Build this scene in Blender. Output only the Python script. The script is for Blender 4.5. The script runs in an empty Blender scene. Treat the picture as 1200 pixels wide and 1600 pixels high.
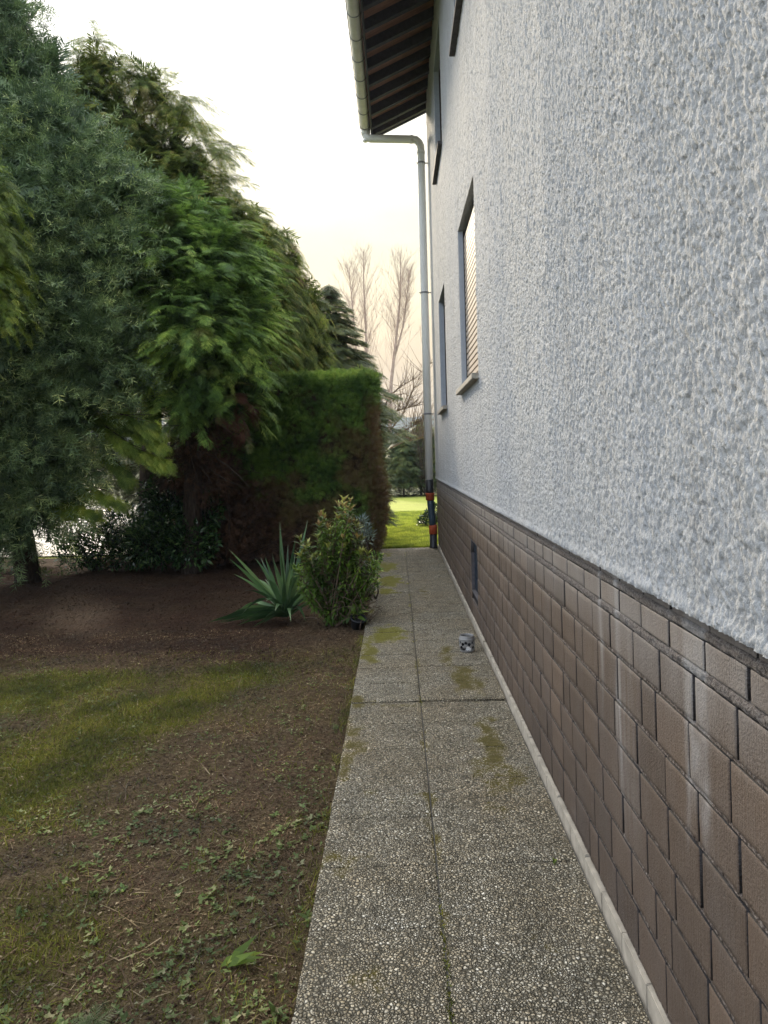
import bpy, math, random
import numpy as np
from mathutils import Vector, Matrix
random.seed(7)
RNG = np.random.default_rng(11)
SC = bpy.context.scene
COL = SC.collection
# ------------------------------------------------------------------ camera
H = 1.65                      # eye height
ROLL = 0.0262
cs, sn = math.cos(ROLL), math.sin(ROLL)
cam = bpy.data.cameras.new('camera'); camo = bpy.data.objects.new('camera', cam); COL.objects.link(camo)
cam.sensor_fit = 'VERTICAL'; cam.sensor_height = 36; cam.sensor_width = 27; cam.lens = 26
cam.shift_x = -20/1600; cam.shift_y = -85/1600
cam.clip_start = 0.05; cam.clip_end = 6000
camo.matrix_world = Matrix(((cs, sn, 0, 0), (0, 0, -1, 0), (-sn, cs, 0, H), (0, 0, 0, 1)))
SC.camera = camo
def wp(px, py, Y):            # a point of the photograph turned into a place at distance Y
    a = (px-620)/1155.6; b = (715-py)/1155.6
    return Vector(((cs*a+sn*b)*Y, Y, H+(-sn*a+cs*b)*Y))
# ------------------------------------------------------------------ world and sun
SUN_EL, SUN_AZ = math.radians(23), math.radians(-14)        # azimuth from +Y, negative is left
SD = Vector((math.sin(SUN_AZ)*math.cos(SUN_EL), math.cos(SUN_AZ)*math.cos(SUN_EL), math.sin(SUN_EL)))
W = bpy.data.worlds.new('World'); SC.world = W; W.use_nodes = True
nt = W.node_tree; nt.nodes.clear()
def N(t, typ, **kw):
    n = t.nodes.new(typ)
    for k, v in kw.items():
        if k.startswith('i_'):
            n.inputs[k[2:].replace('_', ' ')].default_value = v
        else: setattr(n, k, v)
    return n
wo = N(nt, 'ShaderNodeOutputWorld')
sky = N(nt, 'ShaderNodeTexSky', sky_type='NISHITA', sun_disc=False, sun_elevation=SUN_EL, sun_rotation=SUN_AZ,
        air_density=1.0, dust_density=0.7, ozone_density=1.0)
b1 = N(nt, 'ShaderNodeBackground'); b1.inputs[1].default_value = 0.06
nt.links.new(sky.outputs[0], b1.inputs[0])
tc = N(nt, 'ShaderNodeTexCoord')
dot = N(nt, 'ShaderNodeVectorMath', operation='DOT_PRODUCT'); dot.inputs[1].default_value = SD
nt.links.new(tc.outputs['Generated'], dot.inputs[0])
sep = N(nt, 'ShaderNodeSeparateXYZ'); nt.links.new(tc.outputs['Generated'], sep.inputs[0])
# clouds: warm low down, white high, cool away from the sun
rz = N(nt, 'ShaderNodeValToRGB'); nt.links.new(sep.outputs['Z'], rz.inputs[0])
cr = rz.color_ramp; cr.elements[0].position = 0.0; cr.elements[0].color = (0.33, 0.225, 0.12, 1)
cr.elements[1].position = 0.85; cr.elements[1].color = (1.55, 1.53, 1.48, 1)
e = cr.elements.new(0.13); e.color = (0.335, 0.245, 0.135, 1)
e = cr.elements.new(0.26); e.color = (0.30, 0.268, 0.175, 1)
e = cr.elements.new(0.40); e.color = (0.39, 0.375, 0.32, 1)
e = cr.elements.new(0.56); e.color = (0.72, 0.71, 0.68, 1)
rd = N(nt, 'ShaderNodeMapRange'); rd.inputs['From Min'].default_value = 0.15; rd.inputs['From Max'].default_value = 0.86
nt.links.new(dot.outputs['Value'], rd.inputs['Value'])
mixc = N(nt, 'ShaderNodeMix', data_type='RGBA'); mixc.inputs['A'].default_value = (0.56, 0.62, 0.72, 1)
nt.links.new(rd.outputs[0], mixc.inputs['Factor']); nt.links.new(rz.outputs[0], mixc.inputs['B'])
cn = N(nt, 'ShaderNodeTexNoise'); cn.inputs['Scale'].default_value = 3.1; cn.inputs['Detail'].default_value = 5
mp = N(nt, 'ShaderNodeMapping'); mp.inputs['Scale'].default_value = (1, 1, 2.6); mp.inputs['Location'].default_value = (0.4, 0.9, 0.35)
nt.links.new(tc.outputs['Generated'], mp.inputs[0]); nt.links.new(mp.outputs[0], cn.inputs['Vector'])
cm = N(nt, 'ShaderNodeMapRange'); cm.inputs['From Min'].default_value = 0.3; cm.inputs['From Max'].default_value = 0.7
cm.inputs['To Min'].default_value = 0.74; cm.inputs['To Max'].default_value = 1.08
nt.links.new(cn.outputs['Fac'], cm.inputs['Value'])
gl = N(nt, 'ShaderNodeMapRange'); gl.inputs['From Min'].default_value = 0.80; gl.inputs['From Max'].default_value = 1.0
gl.inputs['To Min'].default_value = 1.0; gl.inputs['To Max'].default_value = 1.3
nt.links.new(dot.outputs['Value'], gl.inputs['Value'])
mu = N(nt, 'ShaderNodeMath', operation='MULTIPLY'); nt.links.new(cm.outputs[0], mu.inputs[0]); nt.links.new(gl.outputs[0], mu.inputs[1])
b2 = N(nt, 'ShaderNodeBackground'); nt.links.new(mixc.outputs['Result'], b2.inputs[0]); nt.links.new(mu.outputs[0], b2.inputs[1])
mx = N(nt, 'ShaderNodeMixShader'); mx.inputs[0].default_value = 0.92
nt.links.new(b1.outputs[0], mx.inputs[1]); nt.links.new(b2.outputs[0], mx.inputs[2]); nt.links.new(mx.outputs[0], wo.inputs[0])
sl = bpy.data.lights.new('sun', 'SUN'); sl.energy = 1.7; sl.angle = math.radians(6); sl.color = (1.0, 0.86, 0.66)
so = bpy.data.objects.new('sun', sl); COL.objects.link(so); so.location = (-20, 40, 30)
so.rotation_euler = SD.to_track_quat('Z', 'Y').to_euler()
SC.view_settings.view_transform = 'Standard'; SC.view_settings.look = 'None'
SC.view_settings.exposure = 1.95; SC.view_settings.gamma = 1.0
SC.render.engine = 'CYCLES'
# ------------------------------------------------------------------ helpers
def h2(ix, iy, seed):
    n = (ix.astype(np.int64)*374761393 + iy.astype(np.int64)*668265263 + seed*1442695041) & 0xFFFFFFFF
    n = ((n ^ (n >> 13))*1274126177) & 0xFFFFFFFF
    return ((n ^ (n >> 16)) & 0xFFFFFF)/float(0xFFFFFF)
def vnoise(x, y, seed=0):
    x = np.asarray(x, float); y = np.asarray(y, float)
    x, y = np.broadcast_arrays(x, y)
    ix = np.floor(x); iy = np.floor(y); fx = x-ix; fy = y-iy
    fx = fx*fx*(3-2*fx); fy = fy*fy*(3-2*fy)
    a = h2(ix, iy, seed); b = h2(ix+1, iy, seed); c = h2(ix, iy+1, seed); d = h2(ix+1, iy+1, seed)
    return (a*(1-fx)+b*fx)*(1-fy)+(c*(1-fx)+d*fx)*fy
def fbm(x, y, seed=0, o=4):
    s = 0; a = .5; t = 0
    for i in range(o):
        s = s+a*vnoise(x*2**i+i*17.3, y*2**i+i*5.7, seed+i); t += a; a *= .5
    return s/t
def mesh_obj(name, V, F, mat, parent=None, attrs=None, smooth=False, uniform=None):
    """V (n,3) array; F list of index tuples, or (m,k) array."""
    me = bpy.data.meshes.new(name)
    V = np.asarray(V, np.float32)
    if isinstance(F, np.ndarray):
        m, k = F.shape
        me.vertices.add(len(V)); me.vertices.foreach_set('co', V.ravel())
        me.loops.add(m*k); me.loops.foreach_set('vertex_index', F.astype(np.int32).ravel())
        me.polygons.add(m); me.polygons.foreach_set('loop_start', np.arange(0, m*k, k, dtype=np.int32))
        me.polygons.foreach_set('loop_total', np.full(m, k, np.int32))
        me.update(calc_edges=True)
    else:
        me.from_pydata([tuple(v) for v in V], [], F); me.update()
    if smooth:
        me.polygons.foreach_set('use_smooth', np.ones(len(me.polygons), bool))
    for an, (dom, vals) in (attrs or {}).items():
        a = me.attributes.new(an, 'FLOAT', dom); a.data.foreach_set('value', np.asarray(vals, np.float32))
    me.materials.append(mat)
    o = bpy.data.objects.new(name, me); COL.objects.link(o)
    if parent: o.parent = parent
    return o
def empty(name, loc=(0, 0, 0)):
    o = bpy.data.objects.new(name, None); COL.objects.link(o); o.location = loc; o.empty_display_size = .1
    return o
def tag(o, label=None, cat=None, group=None, kind=None):
    if label: o['label'] = label
    if cat: o['category'] = cat
    if group: o['group'] = group
    if kind: o['kind'] = kind
    return o
class MB:                                  # collects shapes for one mesh
    def __init__(s): s.v = []; s.f = []
    def add(s, V, F):
        n = len(s.v); s.v += [tuple(p) for p in V]; s.f += [tuple(i+n for i in f) for f in F]
    def box(s, x0, x1, y0, y1, z0, z1, b=0.0):
        if b <= 0:
            V = [(x, y, z) for x in (x0, x1) for y in (y0, y1) for z in (z0, z1)]
            s.add(V, [(0, 1, 3, 2), (4, 6, 7, 5), (0, 4, 5, 1), (2, 3, 7, 6), (0, 2, 6, 4), (1, 5, 7, 3)])
        else:
            import bmesh
            bm = bmesh.new(); bmesh.ops.create_cube(bm, size=1)
            for v in bm.verts:
                v.co = ((x0+x1)/2+v.co.x*(x1-x0), (y0+y1)/2+v.co.y*(y1-y0), (z0+z1)/2+v.co.z*(z1-z0))
            bmesh.ops.bevel(bm, geom=bm.edges[:], offset=b, segments=2, affect='EDGES')
            bm.verts.index_update()
            s.add([v.co[:] for v in bm.verts], [[v.index for v in f.verts] for f in bm.faces]); bm.free()
    def tube(s, pts, rad, n=10, cap=True):
        pts = [Vector(p) for p in pts]; rad = rad if hasattr(rad, '__len__') else [rad]*len(pts)
        V = []; F = []; up = Vector((0.13, 0.21, 1)); prev = None
        for i, p in enumerate(pts):
            t = (pts[min(i+1, len(pts)-1)]-pts[max(i-1, 0)]).normalized()
            if prev is None:
                a = t.cross(up if abs(t.z) < .9 else Vector((1, .1, 0))).normalized()
            else: a = (prev-t*prev.dot(t)).normalized()
            prev = a; b = t.cross(a)
            for k in range(n):
                q = 2*math.pi*k/n; V.append(p+(a*math.cos(q)+b*math.sin(q))*rad[i])
        for i in range(len(pts)-1):
            for k in range(n):
                F.append((i*n+k, i*n+(k+1) % n, (i+1)*n+(k+1) % n, (i+1)*n+k))
        if cap: F.append(tuple(range(n-1, -1, -1))); F.append(tuple((len(pts)-1)*n+k for k in range(n)))
        s.add(V, F)
    def build(s, name, mat, parent=None, smooth=False, off=None):
        V = np.array(s.v, float)
        if off is not None: V = V-np.array(off)
        o = mesh_obj(name, V, s.f, mat, parent, smooth=smooth)
        return o
def grid(name, xs, ys, zfun, mat, parent=None, attrs=None, keep=None, smooth=True):
    X, Y = np.meshgrid(xs, ys, indexing='ij'); V = zfun(X, Y).reshape(-1, 3)
    a, b = len(xs), len(ys)
    i = np.arange(a*b).reshape(a, b)
    F = np.stack([i[:-1, :-1], i[1:, :-1], i[1:, 1:], i[:-1, 1:]], -1).reshape(-1, 4)
    if keep is not None: F = F[keep((X[:-1, :-1]+X[1:, 1:])/2, (Y[:-1, :-1]+Y[1:, 1:])/2).ravel()]
    at = {k: ('POINT', f(X, Y).ravel()) for k, f in (attrs or {}).items()}
    return mesh_obj(name, V, F, mat, parent, at, smooth)
# ------------------------------------------------------------------ materials
class NT:
    def __init__(s, name, rough=.8, spec=.3):
        s.m = bpy.data.materials.new(name); s.m.use_nodes = True; s.t = s.m.node_tree
        s.p = s.t.nodes['Principled BSDF']; s.out = s.t.nodes['Material Output']
        s.p.inputs['Roughness'].default_value = rough; s.p.inputs['Specular IOR Level'].default_value = spec
        s.tc = s.t.nodes.new('ShaderNodeTexCoord')
    def L(s, a, b): s.t.links.new(a, b)
    def coord(s, scale=(1, 1, 1), loc=(0, 0, 0)):
        m = s.t.nodes.new('ShaderNodeMapping'); m.inputs['Scale'].default_value = scale; m.inputs['Location'].default_value = loc
        g = s.t.nodes.new('ShaderNodeNewGeometry')
        s.L(g.outputs['Position'], m.inputs[0]); return m.outputs[0]
    def noise(s, vec, scale, detail=4, rough=.55, dist=0):
        n = s.t.nodes.new('ShaderNodeTexNoise'); n.inputs['Scale'].default_value = scale
        n.inputs['Detail'].default_value = detail; n.inputs['Roughness'].default_value = rough; n.inputs['Distortion'].default_value = dist
        s.L(vec, n.inputs['Vector']); return n.outputs['Fac']
    def vor(s, vec, scale, feature='F1', out='Distance', rnd=1.0):
        n = s.t.nodes.new('ShaderNodeTexVoronoi'); n.feature = feature; n.inputs['Scale'].default_value = scale
        n.inputs['Randomness'].default_value = rnd
        s.L(vec, n.inputs['Vector']); return n.outputs[out]
    def ramp(s, fac, stops, interp='LINEAR'):
        r = s.t.nodes.new('ShaderNodeValToRGB'); c = r.color_ramp; c.interpolation = interp
        while len(c.elements) < len(stops): c.elements.new(.5)
        for e, (p, col) in zip(c.elements, stops):
            e.position = p; e.color = (*(col if hasattr(col, '__len__') else (col,)*3), 1)
        s.L(fac, r.inputs[0]); return r.outputs[0]
    def mix(s, fac, a, b, mode='MIX'):
        m = s.t.nodes.new('ShaderNodeMix'); m.data_type = 'RGBA'; m.blend_type = mode
        for k, v in (('Factor', fac), ('A', a), ('B', b)):
            sock = m.inputs[k] if k == 'Factor' else [q for q in m.inputs if q.name == k and q.type == 'RGBA'][0]
            if isinstance(v, (int, float)): sock.default_value = v if k == 'Factor' else (v, v, v, 1)
            elif isinstance(v, tuple): sock.default_value = (*v, 1)
            else: s.L(v, sock)
        return [q for q in m.outputs if q.type == 'RGBA'][0]
    def math(s, op, a, b=0.0, clamp=False):
        m = s.t.nodes.new('ShaderNodeMath'); m.operation = op; m.use_clamp = clamp
        for k, v in enumerate((a, b)):
            if isinstance(v, (int, float)): m.inputs[k].default_value = v
            else: s.L(v, m.inputs[k])
        return m.outputs[0]
    def attr(s, name):
        a = s.t.nodes.new('ShaderNodeAttribute'); a.attribute_name = name; return a.outputs['Fac']
    def color(s, c):
        if isinstance(c, tuple): s.p.inputs['Base Color'].default_value = (*c, 1)
        else: s.L(c, s.p.inputs['Base Color'])
        return s
    def bump(s, h, strength=.5, dist=.01):
        b = s.t.nodes.new('ShaderNodeBump'); b.inputs['Strength'].default_value = strength; b.inputs['Distance'].default_value = dist
        s.L(h, b.inputs['Height']); s.L(b.outputs[0], s.p.inputs['Normal']); return s
def plain(name, col, rough=.6, var=.12, scale=12, bump=.1, spec=.3, metal=0):
    m = NT(name, rough, spec); v = m.noise(m.coord(), scale, 5)
    c = m.mix(m.ramp(v, [(.3, 0.0), (.7, 1.0)]), tuple(x*(1-var) for x in col), tuple(min(1, x*(1+var)) for x in col))
    m.color(c); m.p.inputs['Metallic'].default_value = metal
    if bump: m.bump(v, bump, .01)
    return m.m
def leafmat(name, stops, rough=.55, trans=.3, spec=.3, patch=None):
    m = NT(name, rough, spec); a = m.attr('rnd'); c = m.ramp(a, stops)
    n = m.noise(m.coord(), 2.4, 3)
    c = m.mix(m.ramp(n, [(.38, 0.0), (.62, 1.0)]), m.mix(1.0, c, (.55, .60, .62), 'MULTIPLY'), m.mix(1.0, c, (1.32, 1.25, 1.05), 'MULTIPLY'))
    if patch:                               # dead brown patches: attribute 'dead'
        c = m.mix(m.attr('dead'), c, patch)
    m.color(c)
    tr = m.t.nodes.new('ShaderNodeBsdfTranslucent'); m.L(c, tr.inputs['Color'])
    ms = m.t.nodes.new('ShaderNodeMixShader'); ms.inputs[0].default_value = trans
    m.L(m.p.outputs[0], ms.inputs[1]); m.L(tr.outputs[0], ms.inputs[2]); m.L(ms.outputs[0], m.out.inputs[0])
    return m.m
M = {}
# render plaster
m = NT('rough_plaster', .9, .2); c0 = m.coord((1, 1, .45)); n1 = m.noise(c0, 60, 5, .65); n2 = m.noise(m.coord((1, 1, .25)), 1.3, 4); n3 = m.noise(c0, 190, 4, .7)
c = m.mix(m.ramp(n2, [(.35, 0.0), (.7, 1.0)]), (.345, .362, .39), (.425, .428, .428))
c = m.mix(m.attr('cavity_shade'), c, (.215, .228, .25))  # shade in the hollows of the relief, painted into the plaster colour
c = m.mix(m.ramp(n3, [(.45, 0.0), (.7, .5)]), c, (.60, .605, .60))
rs = m.noise(m.coord((1, 3.2, .16)), 2.6, 5, .6); c = m.mix(m.ramp(rs, [(.50, 0.0), (.75, .34)]), c, (.25, .245, .235))
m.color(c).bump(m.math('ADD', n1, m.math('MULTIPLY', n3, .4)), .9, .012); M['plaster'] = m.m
M['reveal'] = plain('smooth_reveal_plaster', (.36, .395, .445), .85, .06, 20, .15)
# plinth brick
m = NT('brown_clinker', .62, .35); r = m.attr('rnd')
c = m.ramp(r, [(0.0, (.070, .047, .034)), (.3, (.092, .063, .045)), (.7, (.120, .082, .058)), (1.0, (.160, .108, .074))])
st = m.noise(m.coord((1, 60, 1.2)), 5, 4, .7); big = m.noise(m.coord((1, 1.5, .8)), 3.2, 4)
c = m.mix(m.ramp(st, [(.42, 0.0), (.75, .55)]), c, (.19, .155, .13))
c = m.mix(m.ramp(big, [(.45, 0.0), (.75, .35)]), c, (.12, .105, .10))
spk = m.noise(m.coord(), 160, 2)
c = m.mix(m.ramp(spk, [(.28, .6), (.36, 0.0)]), c, (.05, .045, .04))
c = m.mix(m.attr('stain'), c, (.36, .345, .335))
c = m.mix(m.attr('grime'), c, (.25, .238, .232))
c = m.mix(m.attr('joint'), c, (.028, .024, .024))
m.color(c).bump(m.math('ADD', st, m.math('MULTIPLY', spk, .9)), .7, .010); M['brick'] = m.m
m = NT('dark_mortar', .95, .1); n = m.noise(m.coord(), 90, 5, .7); w = m.noise(m.coord((1, 1, 1)), 9, 3)
c = m.mix(m.attr('bed'), m.ramp(n, [(.3, (.02, .02, .022)), (.7, (.06, .055, .055))]), m.ramp(n, [(.36, (.03, .025, .023)), (.52, (.20, .16, .135)), (.70, (.46, .41, .37))]))
c = m.mix(m.attr('stain'), c, (.45, .45, .46))
m.color(c).bump(n, 1.0, .02); M['mortar'] = m.m
m = NT('crumbly_mortar', .95, .1); n = m.noise(m.coord(), 120, 5, .75)
c = m.ramp(n, [(.34, (.05, .046, .045)), (.5, (.21, .185, .17)), (.72, (.36, .33, .31))])
c = m.mix(m.attr('stain'), c, (.50, .50, .51))
m.color(c).bump(n, 1.0, .02); M['rough_mortar'] = m.m
# pebble slabs
m = NT('washed_pebble_concrete', .75, .3)
co = m.coord((1, 1, 1)); wob = m.t.nodes.new('ShaderNodeTexNoise'); wob.inputs['Scale'].default_value = 40; m.L(co, wob.inputs['Vector'])
va = m.t.nodes.new('ShaderNodeVectorMath'); va.operation = 'MULTIPLY_ADD'; m.L(wob.outputs['Color'], va.inputs[0]); va.inputs[1].default_value = (.008, .008, 0); m.L(co, va.inputs[2])
vec = va.outputs[0]
sel = m.ramp(m.noise(co, 13, 3), [(.49, 0.0), (.53, 1.0)])
d = m.mix(sel, m.vor(vec, 112, 'F1', 'Distance'), m.vor(vec, 76, 'F1', 'Distance')); colr = m.mix(sel, m.vor(vec, 112, 'F1', 'Color'), m.vor(vec, 76, 'F1', 'Color')); edge = m.mix(sel, m.vor(vec, 112, 'DISTANCE_TO_EDGE', 'Distance'), m.vor(vec, 76, 'DISTANCE_TO_EDGE', 'Distance'))
sp = m.t.nodes.new('ShaderNodeSeparateColor'); m.L(colr, sp.inputs[0])
pc = m.ramp(sp.outputs[0], [(0, (.24, .21, .155)), (.25, (.45, .39, .285)), (.5, (.60, .525, .385)), (.72, (.46, .425, .35)), (.88, (.70, .64, .50)), (1, (.85, .80, .68))])
brn = m.noise(co, 1.6, 4); pc = m.mix(m.ramp(brn, [(.38, 0.0), (.68, .8)]), pc, m.mix(1.0, pc, (1.0, .90, .76), 'MULTIPLY'))
gap = m.math('MAXIMUM', m.ramp(edge, [(.05, 1.0), (.17, 0.0)]), m.ramp(d, [(.46, 0.0), (.62, .85)]))
dk = m.noise(co, 5.5, 4); dirt = m.ramp(dk, [(.40, 0.0), (.66, 1.0)])
c = m.mix(gap, pc, (.10, .088, .062))
c = m.mix(m.math('MULTIPLY', dirt, .4), c, m.mix(1.0, c, (.42, .40, .34), 'MULTIPLY'))
fine = m.noise(co, 55, 3); ms_ = m.math('MULTIPLY', m.math('SUBTRACT', m.math('ADD', m.math('MULTIPLY', m.attr('moss'), 1.05), m.math('MULTIPLY', gap, .35)), m.math('ADD', m.math('MULTIPLY', m.noise(co, 34, 5, .7), .95), .12)), 2.6, True); ms_ = m.math('MULTIPLY', ms_, m.math('MULTIPLY', m.attr('moss'), 2.2, True))
mc = m.mix(fine, (.06, .052, .012), (.21, .165, .04)); mc = m.mix(m.attr('far'), mc, m.mix(fine, (.10, .10, .012), (.33, .30, .04)))
c = m.mix(ms_, c, mc)
hgt = m.math('ADD', m.math('MULTIPLY', m.math('SUBTRACT', 1.0, d), 1.0), m.math('MULTIPLY', m.ramp(edge, [(0, 0.0), (.2, 1.0)]), .5))
m.color(c).bump(hgt, .9, .012); M['pebble'] = m.m
M['slab_base'] = plain('weathered_concrete', (.16, .15, .13), .9, .3, 30, .5)
M['strip'] = plain('beige_footing_tile', (.40, .355, .29), .8, .25, 14, .3)
# soil
m = NT('garden_soil', .95, .1); co = m.coord(); n = m.noise(co, 26, 6, .7); b = m.noise(co, 2.2, 4); f = m.noise(co, 130, 3, .7)
c = m.ramp(n, [(.3, (.040, .025, .014)), (.52, (.115, .076, .046)), (.72, (.225, .16, .10))])
c = m.mix(m.ramp(f, [(.5, 0.0), (.68, .6)]), c, (.21, .16, .115))
c = m.mix(m.math('MULTIPLY', m.attr('grass'), m.ramp(n, [(.3, .6), (.6, 1.0)])), c, m.mix(f, (.07, .075, .012), (.17, .16, .035)))
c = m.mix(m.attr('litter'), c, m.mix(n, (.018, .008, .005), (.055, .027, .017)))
m.color(c).bump(m.math('ADD', n, m.math('MULTIPLY', f, .5)), 1.0, .035); M['soil'] = m.m
m = NT('lawn_ground', .9, .15); co = m.coord(); n = m.noise(co, 30, 5, .7); b = m.noise(m.coord((.5, 1.6, 1)), 1.1, 4)
c = m.mix(m.ramp(n, [(.3, 0.0), (.7, 1.0)]), (.21, .25, .04), (.37, .39, .08)); c = m.mix(m.ramp(b, [(.45, 0.0), (.7, .6)]), c, (.24, .24, .06))
m.color(c).bump(n, .8, .03); M['lawn'] = m.m
M['field'] = plain('meadow', (.13, .14, .075), .95, .4, .7, 0)
M['yard'] = plain('pale_gravel', (.62, .58, .50), .9, .25, 9, .6)
M['hill'] = plain('wooded_hill', (.05, .065, .05), 1, .4, .02, 0)
# metals, pipes, wood
M['zinc'] = plain('weathered_gutter', (.72, .69, .64), .5, .12, 7, .05, .5)
M['pipe'] = plain('white_downpipe_paint', (.80, .79, .75), .45, .05, 3, .02, .5)
M['black'] = plain('black_pipe', (.022, .022, .024), .45, .2, 20, .05, .5)
M['bluepipe'] = plain('dark_blue_pipe', (.035, .06, .085), .35, .2, 9, .05, .5)
M['red'] = plain('orange_red_sleeve', (.42, .085, .035), .5, .15, 14, .05)
M['clamp'] = plain('clamp_steel', (.22, .22, .22), .5, .2, 30, .1, .5)
M['rafter'] = plain('navy_stained_wood', (.07, .068, .085), .7, .25, 18, .15)
m = NT('red_brown_boards', .8, .2); g = m.noise(m.coord((1, 5, 1)), 6, 5); wv = m.vor(m.coord((11, .01, .01)), 1, 'F1', 'Distance')
m.color(m.mix(m.ramp(g, [(.3, 0.0), (.7, 1.0)]), (.26, .14, .105), (.42, .24, .18))); M['board'] = m.m
M['tile'] = plain('roof_tiles', (.16, .07, .05), .8, .3, 8, .3)
M['frame'] = plain('dark_window_frame', (.045, .035, .03), .5, .2, 9, .05)
M['shutter'] = plain('pink_beige_shutter', (.52, .44, .36), .55, .06, 5, .02)
M['darkshutter'] = plain('brown_shutter', (.16, .11, .085), .6, .1, 5, .02)
M['sill'] = plain('stone_sill', (.34, .31, .26), .8, .3, 22, .3)
M['silldark'] = plain('slate_sill', (.085, .078, .082), .8, .3, 22, .3)
m = NT('window_glass', .06, .6); m.color((.015, .02, .028)); M['glass'] = m.m
m = NT('blue_glass_block', .55, .15); m.color((.018, .026, .04)); M['gblock'] = m.m
M['ceramic'] = plain('grey_ceramic', (.22, .215, .205), .45, .1, 15, .05, .5)
M['candle'] = plain('white_wax', (.75, .74, .72), .5, .05, 10, .02)
M['plastic'] = plain('dark_plastic', (.02, .022, .026), .5, .2, 9, .05)
m = NT('bark', .95, .1); n = m.noise(m.coord((1, 1, .25)), 28, 5, .7)
m.color(m.ramp(n, [(.3, (.028, .020, .016)), (.7, (.11, .083, .062))])).bump(n, 1, .04); M['bark'] = m.m
M['twigbrown'] = plain('brown_twig', (.13, .09, .065), .9, .3, 9, 0)
M['birch'] = plain('pale_bare_twigs', (.40, .30, .25), .9, .2, 5, 0)
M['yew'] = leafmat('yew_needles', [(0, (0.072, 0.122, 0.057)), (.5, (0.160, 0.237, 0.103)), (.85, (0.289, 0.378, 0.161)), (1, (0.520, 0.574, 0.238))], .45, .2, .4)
M['cypress'] = leafmat('cypress_sprays', [(0, (0.081, 0.151, 0.047)), (.5, (0.204, 0.351, 0.081)), (.85, (0.350, 0.517, 0.117)), (1, (0.549, 0.668, 0.166))], .55, .32, .3, (.13, .058, .035))
M['olive'] = leafmat('olive_cypress_sprays', [(0, (0.063, 0.092, 0.023)), (.5, (0.157, 0.217, 0.044)), (.85, (0.252, 0.301, 0.060)), (1, (0.420, 0.362, 0.110))], .6, .35, .2, (.15, .075, .045))
M['bright'] = leafmat('fresh_cypress_sprays', [(0, (0.075, 0.121, 0.016)), (.5, (0.150, 0.227, 0.031)), (1, (0.284, 0.328, 0.057))], .55, .35, .3, (.13, .06, .04))
M['darkfir'] = leafmat('dark_conifer_sprays', [(0, (0.035, 0.064, 0.026)), (.5, (0.085, 0.119, 0.045)), (1, (0.193, 0.200, 0.064))], .5, .2, .3, (.12, .09, .04))
M['hedge'] = leafmat('hedge_sprays', [(0, (0.057, 0.118, 0.025)), (.5, (0.137, 0.251, 0.049)), (.85, (0.242, 0.369, 0.077)), (1, (0.368, 0.474, 0.110))], .6, .25, .25, (.17, .088, .05))
M['laurel'] = leafmat('laurel_leaves', [(0, (0.018, 0.044, 0.018)), (.6, (0.039, 0.086, 0.029)), (1, (0.094, 0.156, 0.047))], .25, .15, .5)
M['dead'] = leafmat('dead_brown_twigs', [(0, (.05, .028, .018)), (.6, (.095, .052, .034)), (1, (.16, .09, .06))], .8, .1, .2)
M['pieris'] = leafmat('shrub_leaves', [(0, (0.053, 0.107, 0.018)), (.55, (0.129, 0.212, 0.032)), (.8, (0.243, 0.334, 0.053)), (1, (0.517, 0.547, 0.136))], .4, .3, .4, (.45, .24, .12))
M['yucca'] = leafmat('strap_leaves', [(0, (0.035, 0.081, 0.032)), (.6, (0.073, 0.140, 0.056)), (1, (0.154, 0.236, 0.097))], .4, .15, .4, (.30, .27, .17))
M['silver'] = leafmat('silver_leaves', [(0, (.18, .24, .20)), (1, (.38, .44, .40))], .7, .2, .2)
M['weed'] = leafmat('weed_leaves', [(0, (.05, .07, .020)), (.45, (.10, .145, .040)), (.75, (.16, .20, .07)), (1, (.28, .26, .15))], .6, .25, .3)
M['litter'] = leafmat('leaf_litter', [(0, (.05, .03, .02)), (.5, (.12, .08, .05)), (.85, (.20, .15, .095)), (1, (.32, .26, .18))], .8, .1, .2)
M['grassb'] = leafmat('grass_blades', [(0, (.07, .085, .012)), (.5, (.145, .16, .022)), (1, (.28, .25, .06))], .6, .3, .25)
M['lawnb'] = leafmat('lawn_blades', [(0, (0.187, 0.265, 0.031)), (.5, (0.324, 0.403, 0.054)), (1, (0.512, 0.527, 0.124))], .6, .35, .25)
# ------------------------------------------------------------------ instancing into one mesh
def frames(D, Nn):
    D = D/np.linalg.norm(D, axis=1, keepdims=True)
    X = np.cross(D, Nn); X /= np.linalg.norm(X, axis=1, keepdims=True)+1e-9
    Z = np.cross(X, D); return np.stack([X, D, Z], 1)      # rows: side, along, normal
def scatter(name, T, P, D, Nn, S, mat, parent=None, dead=None, rnd=None, off=(0, 0, 0)):
    """T=(verts,faces) template of quads; one copy per point."""
    tv, tf = T; R = frames(D, Nn); n = len(P)
    V = np.einsum('kj,njc->nkc', tv, R)*np.asarray(S).reshape(n, 1, 1)+P[:, None, :]-np.asarray(off)
    F = (tf[None]+np.arange(n)[:, None, None]*len(tv)).reshape(-1, tf.shape[1])
    r = RNG.random(n) if rnd is None else rnd
    jit = RNG.random((n, len(tf)))*.44-.22
    at = {'rnd': ('FACE', np.clip(r[:, None]+jit, 0, 1).ravel())}
    if dead is not None: at['dead'] = ('FACE', np.repeat(dead, len(tf)))
    return mesh_obj(name, V.reshape(-1, 3), F, mat, parent, at)
def lens(base, tip, w, nz=(0, 0, 1)):
    b = np.array(base, float); t = np.array(tip, float); d = t-b; s = np.cross(d, nz); s /= np.linalg.norm(s)+1e-9
    mid = b+d*.45; return [b, mid+s*w/2, t, mid-s*w/2]
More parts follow.
